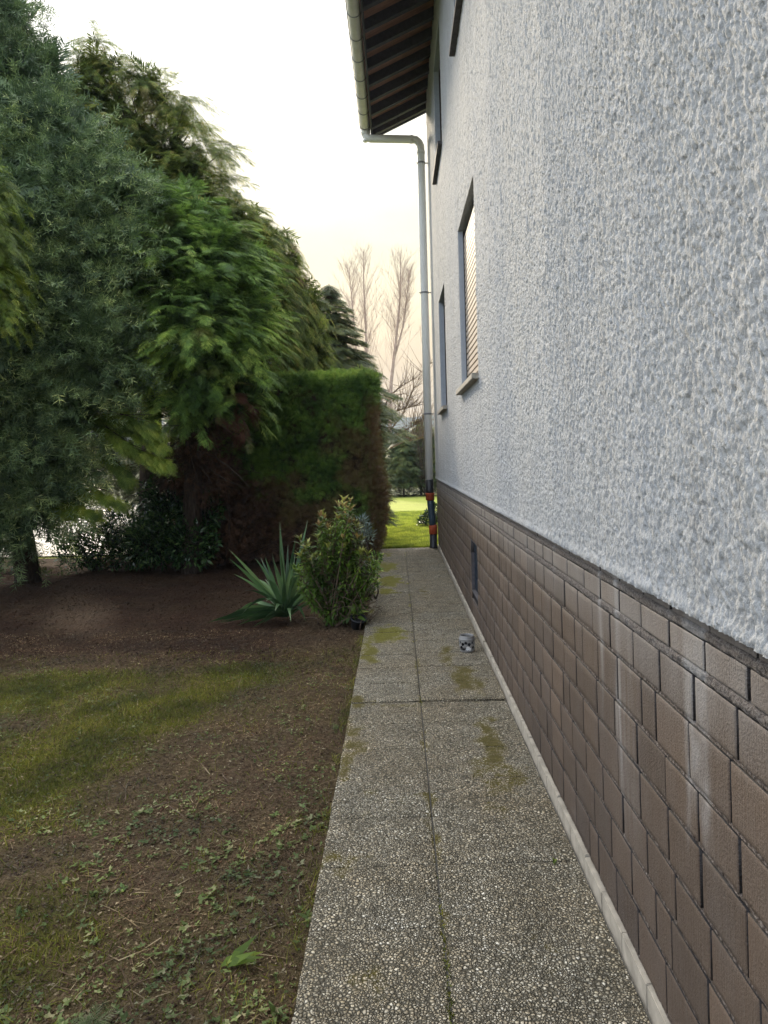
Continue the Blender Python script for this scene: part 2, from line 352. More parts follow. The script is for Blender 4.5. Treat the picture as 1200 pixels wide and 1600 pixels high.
def T_spray(n=7, droop=.35, wid=.035, spread=.5):
    V = []
    V += lens((0, 0, 0), (0, 1, -droop), .03)
    for i in range(n):
        y = .08+.84*i/n; L = (spread*(1-y*.75))*(.75+.5*RNG.random())
        for s in (-1, 1):
            a = math.radians(48+8*RNG.random()); z0 = -droop*y*y
            V += lens((0, y, z0), (s*L*math.sin(a), y+L*math.cos(a), z0-.25*L-droop*.25), wid*(1+.5*RNG.random()))
    V = np.array(V); return V, np.arange(len(V)).reshape(-1, 4)
def T_shoot(n=7, L=.45, w=.07, up=.35):
    V = []
    for i in range(n):
        a = 2.4*i; y = .15+.8*i/n
        V += lens((0, y*.8, 0), (L*math.cos(a), y*.8+L*.75, L*math.sin(a)*.8+up*.1), w, (math.sin(a)+.1, 0, -math.cos(a)))
    V += lens((0, 0, 0), (0, 1.15, 0), w*.8)
    V = np.array(V); return V, np.arange(len(V)).reshape(-1, 4)
def T_leaf(w=.35, fold=.12, curl=.2):
    V = np.array([(0, 0, 0), (0, .5, -.02), (0, 1, -curl), (w/2, .35, fold), (w/2*.85, .7, fold-curl*.4), (-w/2, .35, fold), (-w/2*.85, .7, fold-curl*.4)], float)
    return V, np.array([(0, 3, 4, 1), (1, 4, 2, 2), (0, 1, 6, 5), (1, 2, 2, 6)][:0] or [(0, 3, 4, 1), (0, 1, 6, 5)])
def T_leaf2(w=.35, fold=.1, curl=.2):
    V = [(0, 0, 0), (w/2, .4, fold), (0, .5, 0), (-w/2, .4, fold), (0, 1, -curl)]
    return np.array(V, float), np.array([(0, 1, 2, 3), (2, 1, 4, 3)])
def T_clover(w=.8):                                  # small lobed leaf
    V = []
    for k in range(3):
        a = math.radians(-70+70*k); d = np.array((math.sin(a), math.cos(a), .12))
        V += lens((0, 0, .0), d, .62)
    V = np.array(V); return V, np.arange(len(V)).reshape(-1, 4)
def T_blade(w=.09, bend=.4):
    V = np.array([(-w/2, 0, 0), (w/2, 0, 0), (w/2*.8, .55, -bend*.3), (-w/2*.8, .55, -bend*.3), (0.01, 1, -bend), (-.01, 1, -bend)], float)
    return V, np.array([(0, 1, 2, 3), (3, 2, 4, 5)])
def unit(v): return v/(np.linalg.norm(v, axis=-1, keepdims=True)+1e-9)
def rdir(n): return unit(RNG.normal(size=(n, 3)))
def lobe_pts(lobes, dens, tips_len=.5, per=9, droop=.5, rmin=.55, keepf=None):
    """boughs that leave each lobe's middle, with sprays left and right of them"""
    Ps = []; Ds = []; Ns = []
    C = np.array([l[0] for l in lobes]); Rr = np.array([l[1] for l in lobes])
    for (c, r) in lobes:
        r = np.array(r); area = 4*math.pi*((r[0]*r[1]+r[0]*r[2]+r[1]*r[2])/3); n = max(6, int(area*dens))
        d = rdir(n); d[:, 2] = d[:, 2]*.9+.05; d = unit(d)
        rr = (rmin+(1.0-rmin)*RNG.random(n)**.5)[:, None]
        p = np.array(c)+d*r*rr
        q = (np.linalg.norm((p[:, None]-C[None])/Rr[None], axis=2) < .55).sum(1) == 0
        p = p[q]; d = d[q]
        out = unit(d*np.array((1, 1, .45))+np.array((0, 0, -.12))); side = unit(np.cross(out, np.array((0, 0, 1.)))+rdir(len(p))*.25)
        Lb = tips_len*(.6+.8*RNG.random(len(p)))
        for k in range(per):
            t = (k+.5)/per
            pos = p+out*(Lb*(t-.35))[:, None]; pos[:, 2] -= droop*Lb*t*t
            s = (1 if k % 2 else -1)
            dd = unit(out*(.7+.6*t)+side*s*(1.0-.8*t)+np.array((0, 0, -droop*(.3+.9*t)))+rdir(len(p))*.22)
            nn = unit(np.array((0, 0, 1.))+out*.35+rdir(len(p))*.25)
            Ps.append(pos); Ds.append(dd); Ns.append(nn)
    return np.concatenate(Ps), np.concatenate(Ds), np.concatenate(Ns)
def filler(name, lobes, dens, size, mat, root):
    Ps = []
    for (c, r) in lobes:
        r = np.array(r); n = max(10, int(dens*(r[0]*r[1]*r[2])**(2/3)*4)); Ps.append(np.array(c)+rdir(n)*r*(.72*RNG.random((n, 1))**.5))
    P = np.concatenate(Ps); n = len(P)
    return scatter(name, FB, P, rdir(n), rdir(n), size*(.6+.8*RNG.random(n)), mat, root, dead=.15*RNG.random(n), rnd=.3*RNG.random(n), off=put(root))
def E(px, py, r, Y, ry=None, sy=1.0):            # lobe seen at a pixel, as an ellipsoid of real size at distance Y
    p = wp(px, py, Y); k = Y/1155.6; return (tuple(p), (r*k, r*k, (ry or r)*k))
def wood(name, root, lines, mat=None):
    mb = MB()
    for pts, r0, r1 in lines:
        n = len(pts); mb.tube(pts, [r0+(r1-r0)*i/(n-1) for i in range(n)], 7)
    return mb.build(name, mat or M['bark'], root, smooth=True, off=root.location)
def curve(a, b, bend=.1, n=6, sag=0.0):
    a = Vector(a); b = Vector(b); L = (b-a).length; o = Vector((random.uniform(-1, 1), random.uniform(-1, 1), random.uniform(-.5, 1)))*bend*L
    return [a.lerp(b, t)+o*math.sin(math.pi*t)*1.0+Vector((0, 0, -sag*L*math.sin(math.pi*t))) for t in [i/(n-1) for i in range(n)]]
# ================================================================== SETTING
# ground to the horizon
gx = np.concatenate([-np.geomspace(1000, 12, 18), np.linspace(-9, 9, 10), np.geomspace(12, 1000, 18)])
gy = np.concatenate([-np.geomspace(1000, 6, 14), np.linspace(0, 34, 12), np.geomspace(40, 1000, 22)])
tag(grid('ground', gx, gy, lambda X, Y: np.stack([X, Y, -.10+0*X], -1), M['field'], smooth=False), kind='structure')
# hills far off
hx = np.linspace(-1000, 1000, 260)
def hz(X, Y):
    t = (Y-500)/350; ridge = 40+16*fbm(X*.003, X*0, 5)*1.2+6*fbm(X*.02, Y*.015, 8)
    return np.stack([X, Y, -2+ridge*np.sin(np.clip(t, 0, 1)*math.pi*.5)**.8*(1+0*X)-20*(t > 1)], -1)
tag(grid('hills', hx, np.linspace(490, 900, 30), hz, M['hill']), kind='structure')
# garden soil
def grassmask(X, Y):
    n = fbm(X*1.6, Y*1.6, 31)
    near = 3.25+(X+1.9)*2.6                     # front edge of the turf
    a = np.clip((Y-near)/1.3+.5, 0, 1)*np.clip((6.15+.25*np.sin(X*2)-Y)/.5, 0, 1)*np.clip((-1.0-X)/.5, 0, 1)
    b = np.exp(-((X+1.35)/.45)**2-((Y-5.75)/.35)**2)
    c = .16+np.clip((-1.0-X-.4*np.abs(Y-2.6))/.8, 0, .35)*(Y < 3.8)
    return np.clip(np.maximum.reduce([a, b, c])*1.5*np.clip(n*2.2-.45, .1, 1), 0, 1)
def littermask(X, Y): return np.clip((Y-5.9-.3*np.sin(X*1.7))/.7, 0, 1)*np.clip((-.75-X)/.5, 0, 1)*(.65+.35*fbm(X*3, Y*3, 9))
def soilz(X, Y):
    near = np.clip((X+.55)/.2, 0, 1)
    z = -.035-.015*near+.05*(fbm(X*1.3, Y*1.3, 3)-.5)*(1-near)+.022*(fbm(X*14, Y*14, 6, 3)-.5)*np.clip((8.6-Y)/1.5, .1, 1)*np.clip((X+4.2)/.5, .1, 1)
    return z
sxs = np.concatenate([np.arange(-14, -4, .12), np.arange(-4, -.352, .022), [-.352]]); sys_ = np.concatenate([np.arange(-3, 1.5, .15), np.arange(1.5, 5, .022), np.arange(5, 9, .04), np.arange(9, 13.7, .1)])
tag(grid('garden_soil', sxs, sys_, lambda X, Y: np.stack([X, Y, soilz(X, Y)], -1), M['soil'], attrs={'grass': grassmask, 'litter': littermask}), kind='structure')
# lawn beyond the path
lx = np.arange(-9, 12, .12); ly = np.arange(13.62, 33.5, .12)
tag(grid('lawn', lx, ly, lambda X, Y: np.stack([X, Y, -.03+.05*(fbm(X*.7, Y*.7, 14)-.5)], -1), M['lawn']), kind='structure')
# pale yard beyond the trees on the left
tag(grid('gravel_yard', np.linspace(-30, -4.6, 40), np.linspace(13.75, 30, 30), lambda X, Y: np.stack([X, Y, -.02+.03*fbm(X, Y, 2)], -1), M['yard']), kind='structure')
# path of pebble slabs
XL, XM, XR = -.352, .118, .690
def mossf(X, Y):
    n = fbm(X*9, Y*7, 77, 5); s = 0*X
    for (x, y, rx, ry, a) in [(-.17, 11.2, .17, .55, 1), (-.14, 9.9, .17, .45, 1.15), (-.18, 9.1, .17, .22, .9), (-.2, 12.6, .12, .4, .7), (-.14, 6.9, .17, .33, 1.15), (-.25, 6.2, .1, .4, .7),
                              (.47, 5.4, .11, .38, 1.2), (.36, 6.1, .1, .5, .7), (.50, 4.2, .10, .55, 1.0), (.46, 3.75, .16, .35, .75), (.3, 8.9, .08, .5, .5), (-.27, 3.0, .12, .13, .8),
                              (-.1, 3.55, .25, .25, .4), (-.28, 4.4, .10, .6, .5), (-.1, 2.35, .1, .12, .55), (.4, 2.45, .14, .2, .35), (-.3, 5.0, .1, .1, .8), (-.2, 4.93, .3, .05, .6)]:
        s = np.maximum(s, a*np.exp(-((X-x)/rx)**2-((Y-y)/ry)**2))
    s = s+.25*np.exp(-((X-XM)/.035)**2)*(n > .5)
    s = s+.38*np.exp(-((X+.32)/.05)**2)*(fbm(Y*1.7, Y*0, 55) > .5); s = s*np.clip(.72+(Y-3.0)*.09, .6, 1.15)
    s = s+.4*np.exp(-((X-XM)/.03)**2)*(fbm(Y*2.3, Y*0, 58) > .45)
    return np.clip((s*1.1-.85+fbm(X*16, Y*11, 78, 5)*1.35)*1.3, 0, .95)*(s > .12)
pV = []; pF = []; pM = []
mb = MB(); base = 0; tops = []
rows = [(5.0-.4*k) for k in range(16)][::-1]
def slab_rows(off): return [5.0+off*0+.4*k for k in range(-17, 22)]
VV = []; FF = []; MM = []; nv = 0
for ci, (x0, x1) in enumerate(((XL, XM-.004), (XM+.004, XR))):
    ysl = slab_rows(0)
    for k in range(len(ysl)-1):
        y0, y1 = ysl[k], min(ysl[k+1], 13.6)
        if y0 >= 13.55: break
        g = .0035 if abs(y0-5.0) < .01 else .0012
        g1 = .0035 if abs(y1-5.0) < .01 else .0012
        tz = random.uniform(-.0015, .0015)+(.012 if (y0 >= 4.99 and ci == 1) else (.004 if y0 > 4.99 else 0))
        nx = 26; ny = 22
        xs = np.linspace(x0, x1, nx); ys = np.linspace(y0+g, y1-g1, ny)
        if abs(y0-5.0) < .01: ys = ys+0
        X, Y = np.meshgrid(xs, ys, indexing='ij')
        skew = (.02*(X-.1)*(-1 if ci else 0))*np.exp(-abs(Y-5.0)/.3)*1.5
        Z = 0*X+tz+.0015*(fbm(X*6, Y*6, 4)-.5)
        ex = np.minimum(X-x0, x1-X); ey = np.minimum(Y-(y0+g), (y1-g1)-Y); ed = np.minimum(ex, ey)
        Z = Z-.005*np.clip(1-ed/.004, 0, 1)
        if ci == 0:                                 # worn, crumbled left edge
            wv = .010*(fbm(Y*9, Y*0+k, 12)-.5)*np.clip(1-(X-x0)/.03, 0, 1); X2 = X+wv
        else: X2 = X
        i = np.arange(nx*ny).reshape(nx, ny)+nv
        VV.append(np.stack([X2, Y+skew, Z], -1).reshape(-1, 3)); MM.append(mossf(X, Y).ravel())
        FF.append(np.stack([i[:-1, :-1], i[1:, :-1], i[1:, 1:], i[:-1, 1:]], -1).reshape(-1, 4)); nv += nx*ny
        for lab, line in (('a', [(x, ys[0]) for x in (xs[0], xs[-1])]), ('b', [(x, ys[-1]) for x in (xs[0], xs[-1])])):
            pass
        # sides
        q = np.array([(x0, ys[0]), (x1, ys[0]), (x1, ys[-1]), (x0, ys[-1])]); sk = [(.02*(x-.1)*(-1 if ci else 0))*math.exp(-abs(y-5)/.3)*1.5 for x, y in q]
        sv = [(x, y+s_, tz-.0045) for (x, y), s_ in zip(q, sk)]+[(x, y+s_, -.06) for (x, y), s_ in zip(q, sk)]
        VV.append(np.array(sv)); MM.append(np.zeros(8)+.2)
        FF.append(np.array([(0, 4, 5, 1), (1, 5, 6, 2), (2, 6, 7, 3), (3, 7, 4, 0)])+nv); nv += 8
tag(mesh_obj('path', np.concatenate(VV), np.concatenate(FF), M['pebble'], None, {'moss': ('POINT', np.concatenate(MM)), 'far': ('POINT', np.clip((np.concatenate(VV)[:, 1]-5.2)/2, 0, 1)*(np.concatenate(VV)[:, 0] < XM))}, True), kind='structure')
mb = MB(); mb.box(XL+.01, .712, -1.9, 13.58, -.09, -.018)
tag(mb.build('path_bedding', M['slab_base']), kind='structure')
# ================================================================== HOUSE
WX = .710                      # face of the bricks
PX = .697                      # face of the plaster
YN, YF = -2.2, 13.42           # near and far ends of the wall
house = empty('house', (WX, YF, 0)); OFF = (WX, YF, 0)
tag(house, 'house with rough pale grey plaster wall above a brown brick plinth, roof overhang and gutter', 'house')
ZJ = [.076, .234, .388, .528, .686, .823, .977, 1.113, 1.214, 1.266]      # bed joints
ZP = 1.266
wins = [(6.14, 7.70, 2.33, 3.99), (9.92, 11.22, 2.33, 3.99), (9.62, 10.98, 5.74, 7.36), (6.0, 7.46, 5.74, 7.36), (2.4, 3.8, 5.74, 7.36)]
vent = (6.76, 7.32, .325, .82)
def dens(segs):
    out = []
    for a, b, s in segs: out.append(np.arange(a, b, s))
    return np.concatenate(out)
ya = np.unique(np.round(np.concatenate([dens([(YN, 1.0, .03), (1.0, 2.1, .0036), (2.1, 3.3, .0055), (3.3, 5, .009), (5, 8, .015), (8, YF, .025)]), [YF], *[(w[0], w[1]) for w in wins]]), 4))
za = np.unique(np.round(np.concatenate([dens([(ZP-.012, 3.0, .0058), (3.0, 4.2, .0095), (4.2, 5.6, .014), (5.6, 8.12, .022)]), [8.12], *[(w[2], w[3]) for w in wins]]), 4))
def relief(Y, Z):
    wy = Y+.012*fbm(Y*22, Z*9, 5, 2); wz = Z
    a = fbm(wy*125, wz*80, 41, 3); b = fbm(wy*60, wz*30, 43, 3); c_ = vnoise(wy*210, wz*150, 47); L = fbm(Y*3.5, Z*1.1, 49, 3); K = np.clip(fbm(Y*9, Z*6, 51, 3)*3-1.7, 0, 1)*vnoise(wy*30, wz*22, 52)
    r = 1-np.abs(2*a-1)*1.15
    return np.clip(.32*r+.40*b+.28*c_+(L-.5)*.3+K*.35, 0, 1.2)
def edgefade(Y, Z):
    f = np.ones_like(Y)
    for (y0, y1, z0, z1) in wins:
        dy = np.maximum(np.maximum(y0-Y, Y-y1), 0); dz = np.maximum(np.maximum(z0-Z, Z-z1), 0); f = np.minimum(f, np.clip(np.hypot(dy, dz)/.03, 0, 1))
    return f
REL = .023
def pl(Y, Z):
    r = relief(Y, Z); f = edgefade(Y, Z); bot = np.clip((Z-ZP)/.02, 0, 1); amp = np.where(Y < 3, 1, np.clip(1.25-.05*Y, .6, 1))
    return np.stack([PX-REL*((r-.45)*f*amp)-.006*np.exp(-((Z-ZP)/.02)**2), Y, Z+(bot < .2)*.007*(fbm(Y*8, Y*0, 60)-.5)], -1)
def keepw(Y, Z):
    k = np.ones(Y.shape, bool)
    for (y0, y1, z0, z1) in wins: k &= ~((Y > y0) & (Y < y1) & (Z > z0) & (Z < z1))
    return k
X_, Y_ = None, None
pw = grid('plaster_wall', ya, za, lambda Y, Z: pl(Y, Z)-np.array(OFF), M['plaster'], house, {'cavity_shade': lambda Y, Z: np.clip((.46-relief(Y, Z))*4.5, 0, .9)}, keepw)
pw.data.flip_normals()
# reveals, sills, shutters
def window(w, shut, sillmat, label):
    y0, y1, z0, z1 = w; D = .128; xf = PX-.0005; xb = PX+D
    mb = MB(); t = .02; e = .0015
    # reveal is a thin lining of smooth plaster: jambs, head and bottom
    mb.box(xf, xb, y1+e*0, y1+t, z0-t, z1+t); mb.box(xf, xb, y0-t, y0, z0-t, z1+t)
    mb.box(xf, xb, y0+.0005, y1-.0005, z1, z1+t-.001); mb.box(xf, xb, y0+.0005, y1-.0005, z0-t+.001, z0)
    root = mb.build('window', M['reveal'], house, off=OFF); root['label'] = label
    # frame
    fm = MB(); fr = .055
    x0 = xb-.055; x1 = xb-.001
    fm.box(x0, x1, y0+.001, y0+fr, z0+.001, z1-.001); fm.box(x0, x1, y1-fr, y1-.001, z0+.001, z1-.001)
    fm.box(x0, x1, y0+fr, y1-fr, z1-fr*1.6, z1-.001); fm.box(x0, x1, y0+fr, y1-fr, z0+.001, z0+fr)
    fm.build('frame', M['frame'], root, off=OFF)
    sm = MB()
    if shut:
        z = z0+.03; k = 0
        while z < z1-.10:
            sm.box(x0-.014, x0-.002, y0+.02, y1-.02, z, z+.046, .003); z += .058; k += 1
        sm.build('roller_shutter', M['shutter'], root, off=OFF)
        for ra, rb in ((y1-.018, y1-.0005), (y0+.0005, y0+.018)):
            bm_ = MB(); bm_.box(x0-.022, x0-.001, ra, rb, z0+.02, z1-.01); bm_.build('guide_rail', M['frame'], root, off=OFF)
    sm = MB(); sm.box(x1-.02, x1-.012, y0+fr, y1-fr, z0+fr, z1-fr); sm.build('pane', M['glass'], root, off=OFF)
    sb = MB(); sb.box(PX-.062, xb-.05, y0-.035, y1+.035, z0-.045, z0-.001 if False else z0+.004, .004)
    sb.build('sill', sillmat, root, off=OFF)
    return root
window(wins[0], True, M['sill'], 'ground floor window with its pinkish beige roller shutter pulled down')
window(wins[1], False, M['sill'], 'far ground floor window with dark frame')
for w in wins[2:5]: window(w, False, M['silldark'], 'upper floor window above a dark sill')
# plinth bricks
def stainf(Y, Z):
    s = np.zeros_like(Y)
    for yc, wd, zb, a in ((2.63, .018, .62, .55), (2.43, .026, .40, .9), (2.37, .09, .25, .28), (2.0, .05, .9, .3), (3.4, .03, .95, .35), (4.1, .03, .9, .3)):
        wob = .008*np.sin(Z*14+yc*9)
        s = np.maximum(s, a*np.exp(-((Y-yc-wob)/(wd*1.2))**2)*np.clip((Z-zb)/.35, 0, 1)*np.clip(fbm(Y*45, Z*4, 8, 3)*1.9-.25, 0, 1))
    wv = .02*fbm(Z*7, Z*0, 33); sm = np.clip((1.87+wv-Y)/.035, 0, 1)*np.clip((Y-1.70-wv)/.03, 0, 1)*np.clip((Z-.60-.15*vnoise(Y*30, Y*0, 5))/.16, 0, 1); s = np.maximum(s, .62*sm*np.clip(fbm(Y*26, Z*12, 3, 4)*1.7-.05, 0, 1))
    return np.clip(s, 0, .9)
def grimef(Y, Z): return np.clip((Z-.93)/.22, 0, 1)*.62*(.45+.8*fbm(Y*14, Z*3, 21))
bV = []; bF = []; bJ = []; bR = []; nb = 0; XB = WX+.05
def brick(y0, y1, z0, z1, r):
    global nb
    b = .0015; xo = random.uniform(-.0012, .0012); ty = random.uniform(-.001, .001)
    ny, nz = (26, 12) if 0.8 < y0 < 2.7 else ((12, 6) if 2.7 < y0 < 4.5 else (5, 5))
    ys = np.concatenate([[y0, y0+b], np.linspace(y0+b, y1-b, ny)[1:-1], [y1-b, y1]]); zs = np.concatenate([[z0, z0+b], np.linspace(z0+b, z1-b, nz)[1:-1], [z1-b, z1]])
    Y, Z = np.meshgrid(ys, zs, indexing='ij'); X = WX+xo+ty*(Y-y0)/(y1-y0)+.0012*(fbm(Y*25, Z*25, 2)-.5)
    edge = (Y <= y0+1e-6) | (Y >= y1-1e-6) | (Z <= z0+1e-6) | (Z >= z1-1e-6); X = X+edge*b
    jy = .0016*(fbm(Z*30, Z*0+y0*7, 5)-.5); Y = Y+edge*jy; Z = Z+edge*.0022*(fbm(Y*22, Y*0+z0*9, 6)-.5)
    a, c = Y.shape; i = np.arange(a*c).reshape(a, c)+nb
    bV.append(np.stack([X, Y, Z], -1).reshape(-1, 3)); f = np.stack([i[:-1, :-1], i[:-1, 1:], i[1:, 1:], i[1:, :-1]], -1).reshape(-1, 4); bF.append(f); nb += a*c
    q = [i[0, 0], i[0, -1], i[-1, -1], i[-1, 0]]; P = np.concatenate(bV[-1:]); loc = [int(k-(nb-a*c)) for k in q]
    bk = np.array([[XB, P[k][1], P[k][2]] for k in loc]); bV.append(bk); j = np.arange(4)+nb
    sd = np.array([(q[0], j[0], j[1], q[1]), (q[1], j[1], j[2], q[2]), (q[2], j[2], j[3], q[3]), (q[3], j[3], j[0], q[0])]); bF.append(sd); nb += 4
    bR.append(np.full(len(f)+4, r)); bJ.append(np.r_[np.zeros(len(f)), np.ones(4)])
PITCH = .229
for ri in range(len(ZJ)-1):
    z0 = ZJ[ri]+.0075; z1 = ZJ[ri+1]-.0075
    if ri in (6, 7): z1 -= .008; z0 += .0
    if ri in (7, 8): z0 += .008
    if ri == 8: z1 = ZP-.004
    y = YF-.0; first = True
    step = PITCH*(.5 if ri % 2 else 1)
    while y > YN:
        L = step*random.uniform(.95, 1.05)
        if random.random() < .07: L *= random.choice([.55, 1.3])
        step = PITCH; ye = y-L
        g = random.choice([.006, .008, .010, .013, .017]); a0, a1 = ye+g, y-(.0 if first else .002)
        first = False; y = ye
        r = np.clip(random.gauss(.5, .2), 0, 1)
        segs = [(a0, a1)]
        if z1 > vent[2] and z0 < vent[3]:
            s2 = []
            for (p, q) in segs:
                if q <= vent[0] or p >= vent[1]: s2.append((p, q))
                else:
                    if p < vent[0]-.01: s2.append((p, vent[0]))
                    if q > vent[1]+.01: s2.append((vent[1], q))
            segs = s2
        for (p, q) in segs: brick(p, q, z0, z1, r)
BV = np.concatenate(bV); BF = np.concatenate(bF)
# lintel and sill course around the cellar opening are flush, solid pieces
plinth = mesh_obj('brick_plinth', BV-np.array(OFF), BF, M['brick'], house, {'joint': ('FACE', np.concatenate(bJ)), 'rnd': ('FACE', np.concatenate(bR)), 'stain': ('POINT', stainf(BV[:, 1], BV[:, 2])), 'grime': ('POINT', grimef(BV[:, 1], BV[:, 2]))})
# mortar bed behind the bricks, recessed and uneven; the two top joints are thick and crumbly
def keepv(Y, Z): return ~((Y > vent[0]) & (Y < vent[1]) & (Z > vent[2]) & (Z < vent[3]))
my = np.unique(np.concatenate([dens([(YN, 1, .05), (1, 5, .011), (5, YF-.03, .03)]), [YF-.03, vent[0], vent[1]]])); mz = np.unique(np.round(np.concatenate([np.arange(.0, ZP+.02, .03), [vent[2], vent[3]], *[[z-.011, z-.007, z-.002, z+.003, z+.0075, z+.011] for z in ZJ]]), 4))
def bedf(Y, Z): return np.clip(1-(np.min(np.abs(Z[..., None]-np.array(ZJ)), -1)-.006)/.004, 0, 1)
mo = grid('mortar', my, mz, lambda Y, Z: np.stack([WX+.015-bedf(Y, Z)*(.0125+.007*(fbm(Y*30, Z*60, 9, 3)-.5)), Y, Z+.003*(fbm(Y*12, Z*0, 19)-.5)], -1)-np.array(OFF), M['mortar'], plinth, {'stain': stainf, 'bed': bedf}, keepv)
mo.data.flip_normals()
for zj in (ZJ[7], ZJ[8]):
    rz_ = np.linspace(zj-.017, zj+.017, 9); ry_ = dens([(YN, 1, .04), (1, 4, .005), (4, YF, .014)])
    def rj(Y, Z):
        t = (Z-zj)/.017; h = np.clip(1-t**4, 0, 1)
        return np.stack([WX+.009-h*(.005+.012*fbm(Y*60, Z*130, 13, 4)), Y, Z+.009*(fbm(Y*6, Z*0, 3)-.5)], -1)-np.array(OFF)
    o = grid('mortar_joint', ry_, rz_, rj, M['rough_mortar'], plinth, {'stain': stainf}); o.data.flip_normals()
for k in range(9):                                   # thin light lip of mortar on each bed joint
    pass
# house body behind, underside of plaster
mb = MB(); mb.box(XB+.001, 7.5, YN+.01, YF-.012, -.1, 8.1)
body = MB()
body.box(WX+.2, 7.5, YN+.01, YF-.012, -.1, 8.0)
body.build('wall_core', M['slab_base'], house, off=OFF)
mb = MB(); mb.box(PX+.002, WX+.2, YF-.03, YF-.0, ZP, 8.1); mb.box(PX+.012, WX+.2, YN, YN+.03, 0, 8.1); mb.box(PX+.0045, WX+.199, YN+.03, YF-.03, ZP-.008, ZP+.006)
mb.box(WX+.2, 7.5, YF-.012, YF-.0, 0, 8.1)
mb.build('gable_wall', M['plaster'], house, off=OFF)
# cellar opening
y0, y1, z0, z1 = vent
mb = MB(); mb.box(WX+.001, WX+.13, y1, y1+.012, z0, z1); mb.box(WX+.001, WX+.13, y0-.012, y0, z0, z1); mb.box(WX+.001, WX+.13, y0, y1, z1, z1+.012); mb.box(WX-.001, WX+.13, y0, y1, z0-.012, z0+.001)
vt = mb.build('cellar_opening', M['silldark'], house, off=OFF); vt['label'] = 'narrow dark cellar opening of stacked blue glass blocks in the plinth'
for k in range(4):
    gb = MB(); hh = (z1-z0)/4; gb.box(WX+.03, WX+.125, y0+.004, y1-.004, z0+k*hh+.006, z0+(k+1)*hh-.004, .006)
    gb.build('glass_block', M['gblock'], vt, off=OFF)
# footing strip
y = YN; k = 0; mbs = MB()
while y < YF-.05:
    L = .245*random.uniform(.96, 1.04); ye = min(y+L, YF); zt = .060+random.uniform(-.008, .008); mbs.box(WX-.009+random.uniform(-.001, .001), WX+.045, y+.004, ye, -.03, zt, .003); y = ye
mbs.build('footing_strip', M['strip'], house, off=OFF)
# roof overhang
def zr(X): return 7.66+(X+.27)*.47                  # underside of the boards
roof = MB()
def sl_(x0, x1, y0, y1, a, b): # sloped slab between heights a..b above zr
    V = [(x, y, zr(x)+h) for x in (x0, x1) for y in (y0, y1) for h in (a, b)]
    return V, [(0, 1, 3, 2), (4, 6, 7, 5), (0, 4, 5, 1), (2, 3, 7, 6), (0, 2, 6, 4), (1, 5, 7, 3)]
RY = YF+.12
roof.add(*sl_(-.40, 4.2, YN, RY, .03, .10)); V = [(x, y, zr(4.2)-(x-4.2)*.47+h) for x in (4.2, 9) for y in (YN, RY) for h in (.03, .10)]
roof.add(V, [(0, 1, 3, 2), (4, 6, 7, 5), (0, 4, 5, 1), (2, 3, 7, 6), (0, 2, 6, 4), (1, 5, 7, 3)])
ro = roof.build('roof', M['tile'], house, off=OFF)
bd = MB(); bd.add(*sl_(-.30, PX+.1, YN, RY-.02, .0, .028)); bd.build('soffit_boards', M['board'], ro, off=OFF)
yy = RY-.05; k = 0
while yy > YN+.2:
    rf = MB(); rf.add(*sl_(-.285, PX+.06, yy-.085, yy, -.15, -.001))
    rf.build('rafter', M['rafter'], ro, off=OFF); yy -= .50 if k else .30; k += 1
fb = MB(); fb.add(*sl_(-.31, PX+.06, RY-.03, RY+.012, -.17, .06)); fb.build('verge_board', M['rafter'], ro, off=OFF)
fb = MB(); fb.box(-.315, -.287, YN, RY-.03, 7.47, 7.68); fb.build('fascia', M['rafter'], ro, off=OFF)
# gutter: half round with brackets
GX, GZ, GR = -.415, 7.605, .088
gv = []; gf = []; ng = 14
ysg = [YN, RY-.02]
for yi, y in enumerate(ysg):
    for layer, rr in enumerate((GR, GR-.004)):
        for k in range(ng+1):
            a = math.pi+math.pi*k/ng; gv.append((GX+rr*math.cos(a), y, GZ+rr*math.sin(a)))
n1 = ng+1
for k in range(ng):
    gf.append((k, k+1, 2*n1+k+1, 2*n1+k)); gf.append((n1+k, 3*n1+k, 3*n1+k+1, n1+k+1))
mb = MB(); mb.add(gv, gf)
mb.tube([(GX-GR-.004, YN, GZ+.004), (GX-GR-.004, RY-.02, GZ+.004)], .011, 8)
for yc in (RY-.02, RY-.023):
    pts = [(GX, yc, GZ)]+[(GX+GR*math.cos(math.pi+math.pi*k/ng), yc, GZ+GR*math.sin(math.pi+math.pi*k/ng)) for k in range(ng+1)]
    mb.add(pts, [tuple(range(len(pts)))])
gut = mb.build('gutter', M['zinc'], house, smooth=False, off=OFF)
y = RY-.35; k = 0
while y > YN:
    br = MB(); pts = [(GX+(GR+.004)*math.cos(math.pi+math.pi*q/12), y, GZ+(GR+.004)*math.sin(math.pi+math.pi*q/12)) for q in range(13)]
    br.tube([(GX-GR-.012, y, GZ+.02)]+pts+[(GX+GR+.02, y, GZ+.05)], .0075, 6); br.build('bracket', M['clamp'], gut, off=OFF); y -= .56; k += 1
# downpipe
PYv = 13.30; PXc = .575; pr = .069
mb = MB()
mb.tube([(GX, PYv+.02, GZ-.03), (GX, PYv+.02, GZ-.09), (GX, PYv+.02, GZ-.15)], [.085, .08, .066], 18)
